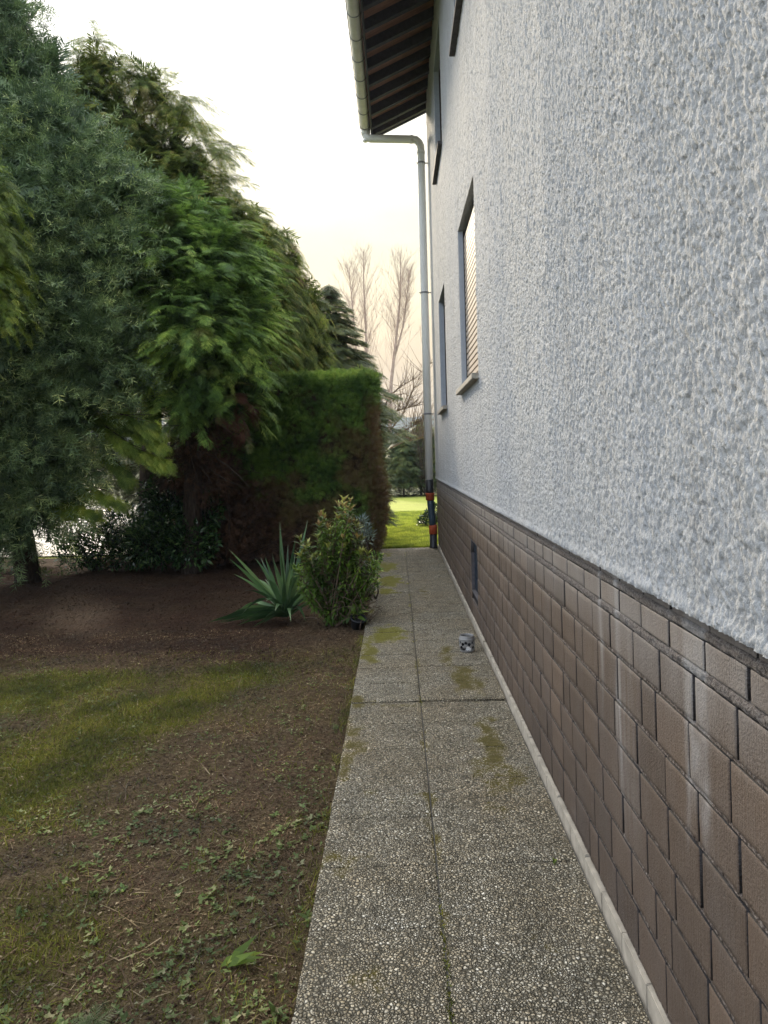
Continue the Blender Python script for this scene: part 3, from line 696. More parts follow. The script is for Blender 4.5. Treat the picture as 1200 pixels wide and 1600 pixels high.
# swan neck
a = Vector((GX, PYv+.02, GZ-.10)); 
pts = [a+Vector((0, 0, .02)), a+Vector((0, 0, -.03)), a+Vector((.025, 0, -.075)), a+Vector((.09, 0, -.10))]
bpt = Vector((PXc-.16, PYv, a.z-.14))
pts += [bpt, bpt+Vector((.08, 0, -.012)), Vector((PXc-.03, PYv, bpt.z-.06)), Vector((PXc, PYv, bpt.z-.13)), Vector((PXc, PYv, bpt.z-.25)), Vector((PXc, PYv, 4)), Vector((PXc, PYv, 1.24))]
mb.tube(pts, pr, 18)
mb.tube([(GX, PYv+.02, GZ-.20), (GX, PYv+.02, GZ-.245), (GX, PYv+.02, GZ-.26)], [.05, .05, .03], 14)
dp = mb.build('downpipe', M['pipe'], house, smooth=True, off=OFF)
for (p0, p1) in (((PXc, PYv, bpt.z-.22), (PXc, PYv, bpt.z-.27)), ((bpt.x-.02, PYv, bpt.z+.003), (bpt.x+.02, PYv, bpt.z-.004))):
    q = MB(); q.tube([p0, p1], pr+.006, 18); q.build('pipe_collar', M['pipe'], dp, True, off=OFF)
for z in (6.93, 4.60, 2.42):
    q = MB(); q.tube([(PXc, PYv, z-.015), (PXc, PYv, z+.015)], pr+.006, 18); q.box(PXc+pr, PX+.01, PYv-.008, PYv+.008, z-.008, z+.008); q.tube([(PXc-pr-.03, PYv-.02, z), (PXc-pr+.005, PYv-.02, z)], .008, 6)
    q.build('clamp', M['clamp'], dp, off=OFF)
q = MB(); q.tube([(PXc, PYv, 1.24), (PXc, PYv, 1.03), (PXc, PYv, 1.0)], [pr+.004, pr+.004, pr+.002], 18); q.build('pipe_sleeve', M['black'], dp, True, off=OFF)
q = MB(); q.tube([(PXc+.003, PYv, 1.0), (PXc+.003, PYv, .985), (PXc+.003, PYv, .975), (PXc+.005, PYv, .87)], [.088, .088, .080, .077], 18); o = q.build('sleeve', M['red'], dp, True, off=OFF)
lo = Vector((PXc+.045, PYv, .36))
q = MB(); q.tube([(PXc+.01, PYv, .88), (PXc+.012, PYv, .80), (PXc+.03, PYv, .55), lo], [.062]*4, 18); q.build('lower_pipe', M['bluepipe'], dp, True, off=OFF)
q = MB(); q.tube([(PXc+.043, PYv, .42), (PXc+.045, PYv, .40), (PXc+.047, PYv, .26)], [.074, .077, .074], 18); q.build('sleeve', M['red'], dp, True, off=OFF)
q = MB(); q.tube([(PXc+.045, PYv, .27), (PXc+.045, PYv, .035), (PXc+.045, PYv, .0)], [.067, .067, .084], 18); q.box(PXc+.06, WX-.02, PYv-.03, PYv+.03, .0, .05, .006); q.build('standpipe', M['black'], dp, True, off=OFF)
# ================================================================== OBJECTS ON THE PATH
def lantern(loc):
    root = empty('tealight_holder', loc)
    tag(root, 'small grey ceramic tealight holder pierced with round holes standing on the path', 'tealight holder')
    n = 72; m_ = 34; R = .066; Hh = .118
    holes = []
    for k in range(7):
        holes += [(2*math.pi*k/7, .082, .0125), (2*math.pi*(k+.5)/7, .070, .0145), (2*math.pi*k/7+.2, .038, .0185), (2*math.pi*(k+.62)/7, .030, .014)]
    prof = [(.050, .0), (.058, .006), (.0635, .03), (.066, .07), (.066, .100), (.0665, .104)]
    def rad(z): 
        return float(np.interp(z, [p[1] for p in prof], [p[0] for p in prof]))
    V = []; F = []
    for j in range(m_+1):
        z = .104*j/m_
        for i in range(n):
            a = 2*math.pi*i/n; V.append((rad(z)*math.cos(a), rad(z)*math.sin(a), z))
    inner = len(V)
    V += [(x*.92, y*.92, z) for x, y, z in V]
    cut = set()
    for j in range(m_):
        zc = .104*(j+.5)/m_
        for i in range(n):
            a = 2*math.pi*(i+.5)/n; hit = False
            for (ha, hz_, hr) in holes:
                da = (a-ha+math.pi) % (2*math.pi)-math.pi
                if (da*rad(zc))**2+(zc-hz_)**2 < hr*hr: hit = True; break
            if hit: cut.add((j, i))
    def vid(j, i): return j*n+i % n
    for j in range(m_):
        for i in range(n):
            if (j, i) in cut: continue
            a, b, c, d = vid(j, i), vid(j, i+1), vid(j+1, i+1), vid(j+1, i)
            F.append((a, b, c, d)); F.append((d+inner, c+inner, b+inner, a+inner))
            for (jj, ii, e) in ((j-1, i, (a, b)), (j+1, i, (c, d)), (j, (i-1) % n, (d, a)), (j, (i+1) % n, (b, c))):
                if (jj, ii) in cut: F.append((e[1], e[0], e[0]+inner, e[1]+inner))
    o = mesh_obj('bowl', np.array(V), F, M['ceramic'], root)
    # rim
    mb = MB(); V = []; F = []; pr_ = [(.060, .103), (.0665, .104), (.070, .106), (.070, .110), (.0615, .112), (.060, .116), (.060, .134), (.0575, .136), (.0545, .134), (.0545, .104)]
    for (r_, z) in pr_:
        for i in range(48): V.append((r_*math.cos(2*math.pi*i/48), r_*math.sin(2*math.pi*i/48), z))
    for j in range(len(pr_)):
        for i in range(48):
            j2 = (j+1) % len(pr_); F.append((j*48+i, j*48+(i+1) % 48, j2*48+(i+1) % 48, j2*48+i))
    mb.add(V, F); mb.build('rim', M['ceramic'], root, True)
    mb = MB(); V = [(.057*math.cos(a), .057*math.sin(a), z) for z in (.006, .100) for a in [math.radians(-12+204*i/24) for i in range(25)]]  # dark half sheet added inside, standing in for shade behind the holes
    mb.add(V, [(i, i+1, 26+i, 25+i) for i in range(24)]); mb.build('shade_lining', M['plastic'], root)
    mb = MB(); mb.tube([(0, 0, .001), (0, 0, .006)], .052, 30); mb.build('base', M['plastic'], root)
    mb = MB(); mb.tube([(.014, -.014, .006), (.014, -.014, .036)], .024, 24); mb.build('candle', M['candle'], root)
p = wp(731, 1027, 6.15); lantern((p.x+.0, 6.2, .0125))
# ================================================================== VEGETATION
SP = T_spray(); FB = T_spray(8, .3, .07, .6); SPt = T_spray(9, .28, .032, .58); SH = T_shoot(); LF = T_leaf2(); CL = T_clover(); BL = T_blade()
def put(root): return np.array(root.location)
def deadnoise(P, thr=.66, sc=1.1, seed=5):
    n = fbm(P[:, 0]*sc+P[:, 1]*.3, P[:, 2]*sc, seed, 3); return np.clip((n-thr)*9, 0, 1)
# --- yew
yew = empty('yew_tree', tuple(wp(48, 905, 10.9).xy)+(-.04,)); yew.location.z = -.03
tag(yew, 'dark blue green yew tree with a short leaning trunk at the left', 'tree')
Y = 10.6
ly_ = [E(-60, 60, 80, Y), E(5, 20, 50, Y), E(20, 120, 62, Y), E(-60, 250, 120, Y), E(50, 210, 85, Y-.2), E(110, 240, 72, Y-.3), E(150, 310, 80, Y-.4), E(60, 350, 110, Y-.6), E(160, 400, 75, Y-.7),
       E(-40, 420, 120, Y-.8), E(90, 480, 100, Y-.9), E(150, 545, 75, Y-.9), E(20, 560, 110, Y-1), E(100, 620, 85, Y-.9), E(30, 690, 95, Y-.9), E(-60, 680, 110, Y-.6), E(85, 740, 62, Y-.7), E(35, 800, 65, Y-.6), E(-60, 800, 80, Y-.5), E(70, 100, 26, Y)]
P, D, Nn = lobe_pts(ly_, 30, .46, 10, .22, .55)
dist = fbm(P[:, 0]*1.3, P[:, 2]*1.3, 8, 3)
scatter('crown', SH, P, unit(D+rdir(len(P))*.7), unit(Nn+rdir(len(P))*.8), .10+.09*RNG.random(len(P)), M['yew'], yew, rnd=np.clip(RNG.random(len(P))*.8+(dist-.5)*.8, 0, 1), off=put(yew))
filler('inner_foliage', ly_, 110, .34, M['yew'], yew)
b = yew.location
tr = [wp(45, 905, 10.9), wp(38, 860, 10.85), wp(28, 800, 10.75), wp(20, 700, 10.6), wp(15, 500, 10.5), wp(10, 300, 10.5), wp(8, 60, 10.5)]
tr = [Vector((q.x, q.y, q.z)) for q in tr]; tr[0].z = -.08
lines = [(tr[:3], .19, .15), (tr[2:], .15, .03)]
for l in ly_: lines.append((curve(tr[3].lerp(tr[5], random.random()), l[0], .08, 6), .045, .012))
wood('trunk', yew, lines)
# --- tall thin-topped cypress behind
tall = empty('tall_cypress', (wp(235, 860, 13.2).x, 13.2, -.03)); tag(tall, 'tall olive green cypress with ragged open top and sky showing through', 'tree')
Y = 13.2
lt = [E(160, 75, 26, Y), E(145, 110, 34, Y), E(175, 105, 24, Y), E(130, 165, 40, Y), E(165, 170, 30, Y), E(230, 138, 36, Y), E(200, 130, 30, Y), E(262, 160, 30, Y), E(290, 160, 26, Y), E(245, 185, 18, Y), E(205, 235, 45, Y), E(300, 200, 28, Y),
      E(325, 235, 28, Y), E(345, 240, 20, Y), E(290, 275, 45, Y), E(345, 290, 32, Y), E(240, 290, 60, Y), E(350, 350, 55, Y), E(385, 345, 28, Y), E(300, 360, 75, Y), E(400, 400, 42, Y), E(380, 450, 60, Y), E(310, 480, 90, Y), E(200, 400, 110, Y), E(415, 470, 40, Y), E(400, 540, 55, Y), E(90, 200, 70, Y), E(60, 330, 110, Y), E(150, 240, 80, Y), E(120, 160, 50, Y), E(180, 200, 52, Y), E(270, 240, 34, Y), E(250, 330, 80, Y), E(350, 420, 70, Y)]
P, D, Nn = lobe_pts(lt, 28, .48, 10, .45, .4)
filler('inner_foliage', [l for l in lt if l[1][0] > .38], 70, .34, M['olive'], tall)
dd = deadnoise(P, .74, .9, 3)*.6
scatter('crown', SP, P, D, Nn, .13+.11*RNG.random(len(P)), M['olive'], tall, dead=dd, off=put(tall))
tb = Vector((tall.location.x, 13.2, 0)); top = wp(160, 60, 13.2); mid = wp(240, 300, 13.3)
lines = [([tb, tb.lerp(mid, .5), mid], .22, .13), ([mid, wp(215, 200, 13.4), wp(175, 130, 13.3), wp(163, 75, 13.2)], .07, .006)]
for l in lt: lines.append((curve(mid.lerp(tb, .3*random.random()), l[0], .1, 7), .03, .006))
wood('trunk', tall, lines)
# --- green drooping cypress in front
green = empty('drooping_cypress', (wp(300, 880, 11.4).x, 11.4, -.03)); tag(green, 'fresh green cypress with drooping feathery sprays and brown dead twigs below', 'tree')
Y = 11.0
lg = [E(235, 330, 52, Y-.2), E(290, 345, 48, Y), E(345, 385, 50, Y+.2), E(255, 405, 72, Y-.3), E(330, 430, 66, Y), E(385, 430, 38, Y+.5), E(395, 490, 30, Y+.5), E(225, 470, 70, Y-.1), E(300, 510, 78, Y-.4), E(370, 510, 52, Y), E(240, 560, 60, Y), E(330, 580, 60, Y), E(385, 580, 38, Y), E(290, 625, 48, Y-.1), E(370, 620, 34, Y), E(200, 620, 50, Y+.2)]
P, D, Nn = lobe_pts(lg, 26, .52, 10, .28, .55)
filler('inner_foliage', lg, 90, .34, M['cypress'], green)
zpx = P[:, 2]; dd = np.clip(deadnoise(P, .60, 1.4, 17)*np.clip((3.3-zpx)/.7, 0, 1)*1.3+deadnoise(P, .72, 1.2, 18)*.7, 0, 1)
br = fbm(P[:, 0]*1.8, P[:, 2]*1.8, 28, 3)
scatter('crown', SPt, P, D, Nn, .13+.12*RNG.random(len(P)), M['cypress'], green, dead=dd, rnd=np.clip(RNG.random(len(P))*.7+(br-.4)*1.3, 0, 1), off=put(green))
tb = Vector((green.location.x, 11.4, -.05)); top = wp(290, 320, 11.3)
lines = [([tb, tb.lerp(top, .5)+Vector((.08, 0, 0)), top], .17, .04)]
for l in lg: lines.append((curve(tb.lerp(top, .45+.5*random.random()), l[0], .12, 7), .035, .008))
for k in range(36):
    a = tb.lerp(top, random.uniform(.3, .6)); lines.append((curve(a, a+Vector((random.uniform(-1.1, 1.2), random.uniform(-1.2, .1), random.uniform(-.7, .25))), .15, 6, .05), .012, .003))
wood('trunk', green, lines)
# low bright fans
fans = empty('low_cypress', (wp(175, 880, 10.6).x, 10.7, -.03)); tag(fans, 'low bright green cypress branches in flat tiers over the dark undergrowth', 'shrub')
Ps = []; Ds = []; Ns = []; lines = []
tb = Vector((fans.location.x-.3, 10.8, 0))
for (x0, y0, x1, y1, wd) in [(130, 632, 245, 662, 30), (150, 655, 200, 690, 24), (165, 680, 258, 715, 26), (205, 700, 262, 716, 20), (90, 745, 192, 775, 28), (60, 770, 150, 790, 24), (120, 650, 240, 648, 20), (195, 665, 255, 690, 22), (165, 705, 200, 742, 18), (20, 755, 110, 790, 20)]:
    a = wp(x0, y0, 10.0); b_ = wp(x1, y1, 9.7); d = (b_-a); L = d.length
    lines.append((curve(tb+Vector((0, 0, a.z)), a, .05, 5), .02, .010)); lines.append((curve(a, b_, .03, 5), .01, .003))
    n = 260; t = RNG.random(n)**.8; side = np.where(RNG.random(n) < .5, -1, 1)
    P = np.array(a)+np.array(d)*t[:, None]; w_ = wd*10/1155*(1-.6*t)
    off_ = RNG.random(n)*w_; P[:, 1] += side*off_; P[:, 2] += -off_*.3-.1*t*t*L+RNG.normal(size=n)*.02; P[:, 0] += RNG.normal(size=n)*.04
    Ps.append(P); Ds.append(unit(np.array(d.normalized())*1.0+np.stack([0*t, side*.9*(1-t*.5), -.3-.5*t], 1)+rdir(n)*.2)); Ns.append(unit(np.array((0, -.5, 1.))+rdir(n)*.2))
P, D, Nn = map(np.concatenate, (Ps, Ds, Ns))
scatter('foliage', SPt, P, D, Nn, .10+.08*RNG.random(len(P)), M['bright'], fans, off=put(fans)); wood('stem', fans, lines)
# fans entering at the left edge, from a tree nearer to us
edge = empty('golden_cypress', (-5.6, 8.1, -.03)); tag(edge, 'golden green cypress whose drooping sprays reach in at the left edge', 'tree')
Y = 8.2
le = [E(-40, 280, 42, Y), E(0, 290, 22, Y), E(-30, 350, 45, Y), E(5, 372, 20, Y), E(-25, 440, 40, Y), E(2, 418, 22, Y), E(0, 470, 18, Y), E(-90, 380, 60, Y), E(-120, 550, 70, Y), E(-120, 250, 60, Y), E(-150, 700, 80, Y)]
P, D, Nn = lobe_pts(le, 50, .34, 9, .7, .4)
scatter('crown', SPt, P, D, Nn, .09+.08*RNG.random(len(P)), M['bright'], edge, off=put(edge), dead=0*P[:, 0])
tb = Vector((-5.6, 8.1, -.05)); lines = [([tb, Vector((-5.6, 8.1, 4.8))], .14, .05)]+[(curve((-5.6, 8.1, random.uniform(2, 4.5)), l[0], .1, 6), .03, .008) for l in le]
wood('trunk', edge, lines)
# --- olive weeping cypress above hedge
weep = empty('weeping_cypress', (wp(455, 850, 14.6).x, 14.6, -.03)); tag(weep, 'olive brown weeping cypress rising just behind the clipped hedge', 'tree')
Y = 14.6
lw = [E(400, 350, 22, Y), E(425, 385, 36, Y), E(445, 420, 30, Y), E(452, 450, 26, Y), E(415, 440, 50, Y), E(465, 480, 30, Y), E(478, 470, 16, Y), E(440, 500, 52, Y), E(470, 530, 38, Y), E(482, 560, 36, Y), E(430, 560, 60, Y), E(390, 500, 60, Y), E(480, 600, 40, Y), E(400, 620, 70, Y), E(430, 700, 70, Y)]
P, D, Nn = lobe_pts(lw, 32, .5, 9, 1.1, .45)
filler('inner_foliage', lw, 80, .34, M['olive'], weep)
scatter('crown', SP, P, D, Nn, .15+.12*RNG.random(len(P)), M['olive'], weep, dead=deadnoise(P, .66, 1.3, 23)*.8, off=put(weep))
tb = Vector((weep.location.x, 14.6, -.05)); top = wp(430, 370, 14.6)
wood('trunk', weep, [([tb, tb.lerp(top, .5), top], .16, .03)]+[(curve(tb.lerp(top, .3+.6*random.random()), l[0], .1, 6), .03, .008) for l in lw])
# --- dark fir behind the hedge, tiered
def fir(name, label, x, y, hgt, rad, mat, ntier=16, dens_=46, s=(.18, .12), low=.1, group=None, droop=.35, leader=.6):
    root = empty(name, (x, y, -.03)); tag(root, label, 'tree', group)
    Ps = []; Ds = []; Ns = []; lines = [([(x, y, -.05), (x+.05, y, hgt*.6), (x, y, hgt)], .03*hgt*.6, .01)]
    for t in range(ntier):
        f = t/(ntier-1); z = hgt*(low+(1-low)*f**.9)-.1+random.uniform(-.1, .1)*(1-f); R = rad*(1-f)**.85*random.uniform(.82, 1.1)+.05; nb_ = int(6+6*(1-f))
        for k in range(nb_):
            a = 2*math.pi*(k+random.random())/nb_; L = R*random.uniform(.75, 1.12); d = np.array((math.cos(a), math.sin(a), .12))
            n = int(dens_*L)+6; tt = RNG.random(n)**.7; sd = np.where(RNG.random(n) < .5, -1, 1); sv = np.array((-math.sin(a), math.cos(a), 0))
            w_ = RNG.random(n)*.28*L*(1-.5*tt)
            P = np.array((x, y, z))+d*(tt*L)[:, None]+sv*(sd*w_)[:, None]; P[:, 2] -= droop*L*tt*tt+w_*.3-.12*random.random()
            Ps.append(P); Ds.append(unit(d*1.0+sv*(sd*.8*(1-.5*tt))[:, None]+np.array((0, 0, -.35))+rdir(n)*.25)); Ns.append(unit(np.array((0, 0, 1.))+rdir(n)*.3))
            if k % 2 == 0: lines.append(([(x, y, z), tuple(np.array((x, y, z))+d*L*.5+np.array((0, 0, -droop*L*.2))), tuple(np.array((x, y, z))+d*L*.9+np.array((0, 0, -droop*L*.8)))], .025, .006))
    P, D, Nn = map(np.concatenate, (Ps, Ds, Ns))
    scatter('crown', SP, P, D, Nn, s[0]+s[1]*RNG.random(len(P)), mat, root, dead=0*P[:, 0], off=put(root)); wood('trunk', root, lines); return root
q = wp(514, 447, 17.2); fir('dark_fir', 'dark green fir with a narrow pointed top above the hedge', q.x, 17.2, q.z+.05, 1.75, M['darkfir'], 30, 80, (.14, .12), low=.42, droop=.28)
q = wp(487, 505, 16.4); fir('dark_fir', 'smaller dark fir half hidden by the weeping cypress', q.x-.25, 16.4, q.z-.3, 1.4, M['darkfir'], 26, 50, (.14, .12))
q = wp(605, 588, 15.2); 
sidef = fir('dark_fir', 'small dark conifer peeping out past the right end of the clipped hedge', wp(588, 600, 15.2).x, 15.2, q.z+.1, .30, M['darkfir'], 26, 60, (.08, .06), droop=.2)
# --- clipped hedge
hedge = empty('clipped_hedge', (-2.0, 13.2, 0)); tag(hedge, 'clipped conifer hedge with flat top and a browned right end beside the path', 'hedge')
hx0, hx1, hy0, hy1, hz1 = -3.9, -.315, 12.45, 14.0, 3.13
RB = .22
def hedge_surface(n):
    # sample front, top, right side with a rounded corner
    fa = [(hx1-hx0)*hz1, (hx1-hx0)*(hy1-hy0), (hy1-hy0)*hz1, (hx1-hx0)*hz1*.4]; tot = sum(fa); P = []; Nm = []
    k = RNG.choice(4, n, p=[f/tot for f in fa]); u = RNG.random(n); v = RNG.random(n)
    p = np.zeros((n, 3)); m_ = np.zeros((n, 3))
    for i, (nx_, f) in enumerate((((0, -1, 0), lambda u, v: (hx0+(hx1-hx0)*u, hy0+0*u, hz1*v)), ((0, 0, 1), lambda u, v: (hx0+(hx1-hx0)*u, hy0+(hy1-hy0)*v, hz1+0*u)), ((1, 0, 0), lambda u, v: (hx1+0*u, hy0+(hy1-hy0)*u, hz1*v)), ((0, 1, 0), lambda u, v: (hx0+(hx1-hx0)*u, hy1+0*u, hz1*v)))):
        q = k == i; a = f(u[q], v[q]); p[q] = np.stack(a, 1); m_[q] = nx_
    # round: push the corners in
    lo = np.array((hx0+RB, hy0+RB, -9)); hi = np.array((hx1-RB, hy1-RB, hz1-RB)); c_ = np.clip(p, lo, hi); d = p-c_; L = np.linalg.norm(d, axis=1, keepdims=True)
    nn = d/(L+1e-9); p = c_+nn*RB
    p += nn*(.12*(fbm(p[:, 0]*1.7+p[:, 1], p[:, 2]*1.7, 61, 3)-.5)+.10*(fbm(p[:, 0]*6+p[:, 1]*5, p[:, 2]*6, 62, 3)-.5))[:, None]
    p[:, 0] += .05*np.sin(p[:, 2]*2.1)*(nn[:, 0] > .5)+np.where((p[:, 2] < .6) & (nn[:, 0] > -.5), -(.6-p[:, 2])*.10*np.clip((p[:, 0]-hx0)/3, 0, 1), 0)
    return p, nn
P, Nm = hedge_surface(34000)
n = len(P); P = P-Nm*(RNG.random(n)*.14)[:, None]
D = unit(Nm*.55+np.array((.25, 0, .35))+rdir(n)*.65)
x, z = P[:, 0], P[:, 2]
end = np.clip((x-(hx1-.26))/.08, 0, 1)*np.clip((2.72-z)/.25, 0, 1)
lowb = np.clip((.72-z+.75*np.clip(-x-1.6, -.4, 1.2)+.6*(fbm(x*2, z*2, 5)-.5))/.4, 0, 1)*(.7+.3*RNG.random(n))*np.clip((-1.2-x)/.5, 0, 1)
pat = np.clip((fbm(x*1.6, z*1.6, 71, 3)-.60)*10, 0, 1)*.75*(z < 2.7)
lowr = np.clip((.55-z)/.3, 0, 1)*.7
dead = np.clip(np.maximum.reduce([end*(.6+.4*RNG.random(n)), lowb, pat, lowr]), 0, 1)
dens_keep = RNG.random(n) < np.where(fbm(x*4, z*4, 77, 2) < .36, .35, 1)
P, D, Nm, dead = P[dens_keep], D[dens_keep], Nm[dens_keep], dead[dens_keep]
scatter('foliage', SP, P, D, unit(Nm+rdir(len(P))*.5), .08+.10*RNG.random(len(P)), M['hedge'], hedge, dead=dead, off=put(hedge),
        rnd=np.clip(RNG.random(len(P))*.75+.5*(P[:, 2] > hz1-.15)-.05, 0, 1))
mb = MB(); mb.box(hx0+.16, hx1-.17, hy0+.16, hy1-.16, .06, hz1-.18, .12)
core = mb.build('inner_twigs', M['dead'], hedge, off=hedge.location)
lines = []
for k in range(9):
    x = hx0+.25+k*(hx1-hx0-.5)/8; lines.append((curve((x, 13.2, -.05), (x+random.uniform(-.1, .1), 13.2, 1.2), .05, 4), .05, .04))
    for j in range(16): 
        a = Vector((x, 13.1, random.uniform(.1, .8))); lines.append((curve(a, a+Vector((random.uniform(-.5, .5), random.uniform(-.75, -.3), random.uniform(-.05, .6))), .1, 4), .012, .004))
wood('stem', hedge, lines, M['twigbrown'])
# --- undergrowth: dark laurels and dead twiggy thicket left of the hedge
def bush(name, label, lobes, mat, n, size, T=LF, stems=10, base=None, cat='shrub', group=None, upd=.3, dead=None, rmin=.3, smat=None):
    c = base or Vector((np.mean([l[0][0] for l in lobes]), np.mean([l[0][1] for l in lobes]), -.03))
    root = empty(name, tuple(c)); tag(root, label, cat, group)
    vols = np.array([l[1][0]*l[1][1]*l[1][2] for l in lobes])**(2/3); k = RNG.choice(len(lobes), n, p=vols/vols.sum())
    C = np.array([l[0] for l in lobes])[k]; R = np.array([l[1] for l in lobes])[k]
    d = rdir(n); P = C+d*R*(rmin+(1-rmin)*RNG.random((n, 1))**.6); q = P[:, 2] > size[0]*.8; P = P[q]; d = d[q]
    D = unit(d*.8+np.array((0, 0, upd))+rdir(len(P))*.7)
    dd = dead(P) if dead else 0*P[:, 0]
    scatter('leaves', T, P, D, unit(np.array((0, 0, 1.))+rdir(len(P))*.8), size[0]+size[1]*RNG.random(len(P)), mat, root, dead=dd, off=put(root))
    lines = []
    for i in range(stems):
        l = lobes[i % len(lobes)]; lines.append((curve(Vector((c.x, c.y, -.05))+Vector((random.uniform(-.06, .06), random.uniform(-.06, .06), 0)), Vector(l[0])+Vector(rdir(1)[0])*l[1][0]*.7, .12, 6), .012, .004))
    wood('stem', root, lines, smat); return root
bush('laurel_bush', 'dark glossy laurel bush in shade under the low cypress branches', [E(270, 820, 45, 11.6), E(300, 850, 40, 11.4), E(235, 850, 40, 11.5), E(255, 775, 35, 11.8), E(310, 800, 38, 11.8)], M['laurel'], 7500, (.07, .06), stems=20)
bush('laurel_bush', 'thin laurel bush right of the yew trunk with daylight behind it', [E(110, 820, 40, 11.9), E(150, 850, 36, 11.7), E(120, 870, 30, 11.6), E(190, 820, 36, 11.9), E(85, 790, 25, 11.9), E(175, 870, 34, 11.7), E(205, 865, 34, 11.7)], M['laurel'], 4600, (.06, .05), stems=22)
bush('laurel_bush', 'laurel sprigs left of the yew trunk at the photo edge', [E(5, 850, 26, 12.2), E(-30, 880, 36, 12.0), E(20, 905, 14, 11.5), E(-60, 830, 40, 12.2), E(15, 870, 20, 11.9)], M['laurel'], 1300, (.06, .04), stems=8)
bush('ivy_clump', 'low green ivy leaves at the foot of the yew trunk', [E(70, 905, 16, 10.9), E(95, 905, 14, 10.8), E(60, 912, 10, 10.7), E(110, 900, 10, 11)], M['weed'], 260, (.06, .04), stems=5)
bush('dead_thicket', 'brown dead twiggy thicket between the cypress and the hedge', [E(300, 690, 42, 11.3), E(275, 735, 34, 11.5), E(320, 750, 40, 11.5), E(345, 760, 45, 12.2), E(370, 820, 48, 12.2), E(330, 830, 45, 12.3), E(345, 700, 40, 12.4), E(300, 740, 40, 12.9), E(395, 790, 36, 12.3), E(350, 870, 50, 12.1, 28), E(420, 850, 44, 12.3, 30), E(470, 850, 40, 12.35, 30), E(290, 870, 40, 12.3, 22)], M['dead'], 11000, (.08, .07), T=SP, stems=40, upd=-.1)
bush('dark_shrub', 'large dark evergreen shrub filling the shade behind the laurels', [E(300, 700, 60, 13.6), E(240, 740, 55, 13.8), E(180, 720, 50, 13.9), E(330, 780, 60, 13.4), E(280, 830, 50, 13.6), E(120, 730, 50, 13.8), E(370, 700, 50, 13.9), E(250, 860, 60, 13.0), E(320, 870, 50, 13.0), E(190, 800, 45, 13.6), E(200, 850, 30, 13.3), E(80, 760, 50, 13.8), E(10, 760, 50, 13.8)], M['darkfir'], 13000, (.12, .1), T=SP, stems=24, upd=-.1)
# --- pieris-like shrub by the path
def pshrub():
    base = Vector((-.67, 7.5, -.03)); root = empty('evergreen_shrub', tuple(base)); tag(root, 'leafy light green shrub with yellow and pink young tips beside the path', 'shrub')
    tips = [(540, 775), (525, 790), (550, 800), (505, 795), (498, 810), (555, 815), (535, 815), (515, 825), (560, 835), (500, 840), (540, 845), (475, 845), (520, 855), (565, 860), (490, 865), (470, 870), (545, 870), (575, 865), (480, 890), (510, 885), (535, 895), (560, 890), (578, 885), (495, 910), (525, 915), (550, 915), (572, 910), (470, 905), (515, 870), (530, 835), (545, 790), (582, 872), (556, 905), (505, 930), (475, 855), (488, 880)]
    Ps = []; Ds = []; Dd = []; Rr_ = []; lines = []
    for rep in range(3):
        for (tx, ty) in tips:
            t = wp(tx+random.uniform(-8, 8), ty+random.uniform(-4, 12)+rep*10, 7.5+random.uniform(-.28, .28)); b_ = base+Vector((random.uniform(-.06, .06), random.uniform(-.06, .06), .0))
            pts = curve(b_, t, .06, 7); lines.append((pts, .008, .003))
            L = (t-b_).length; nw = 7
            for k in range(nw):
                f = 1-k*.045/L*1.0; p_ = b_.lerp(t, max(f, .3)); dirv = (t-b_).normalized()
                for j in range(7):
                    a = 2*math.pi*(j/7)+k*.5; s = Vector((math.cos(a), math.sin(a), 0)); dd = s*(.55+.12*k)+dirv*(.8-.16*k)+Vector((0, 0, -.12*k))
                    Ps.append(p_); Ds.append(dd.normalized()); young = (k == 0) and ty < 870; Dd.append((.75 if (random.random() < .5 and ty < 830) else .15)*young); Rr_.append(min(1, max(0, (.88 if young else .6-.06*k)+random.uniform(-.2, .2)-(.18 if ty > 860 else 0))))
    P = np.array(Ps)+RNG.normal(size=(len(Ps), 3))*.006; D = np.array(Ds)
    scatter('leaves', T_leaf2(.30, .05, .18), P, unit(D+rdir(len(P))*.15), unit(np.array((0, 0, 1.))+rdir(len(P))*.3), .065+.035*RNG.random(len(P)), M['pieris'], root, dead=np.array(Dd), rnd=np.array(Rr_), off=put(root))
    wood('stem', root, lines, M['twigbrown'])
    tw = []
    for k in range(160):
        a = base+Vector((random.uniform(-.1, .35), random.uniform(-.2, .2), random.uniform(.02, .45))); tw.append((curve(a, a+Vector((random.uniform(-.22, .22), random.uniform(-.2, .2), random.uniform(-.1, .25))), .2, 4), .0035, .0015))
    wood('dry_twigs', root, tw, M['twigbrown'])
pshrub()
bush('silver_plant', 'small silvery grey plant against the brown hedge end', [E(570, 828, 9, 8.8), E(574, 840, 10, 8.8), E(566, 815, 7, 8.8)], M['silver'], 320, (.05, .04), T=T_leaf2(.14, .02, .1), stems=10, base=Vector((-.42, 8.8, -.03)), upd=.6)
bush('low_shrub', 'dark green low leaves creeping along the path edge behind the shrub', [E(585, 890, 10, 8.6), E(580, 915, 12, 8.0), E(588, 872, 8, 9.6)], M['cypress'], 420, (.04, .03), stems=5, upd=.5)
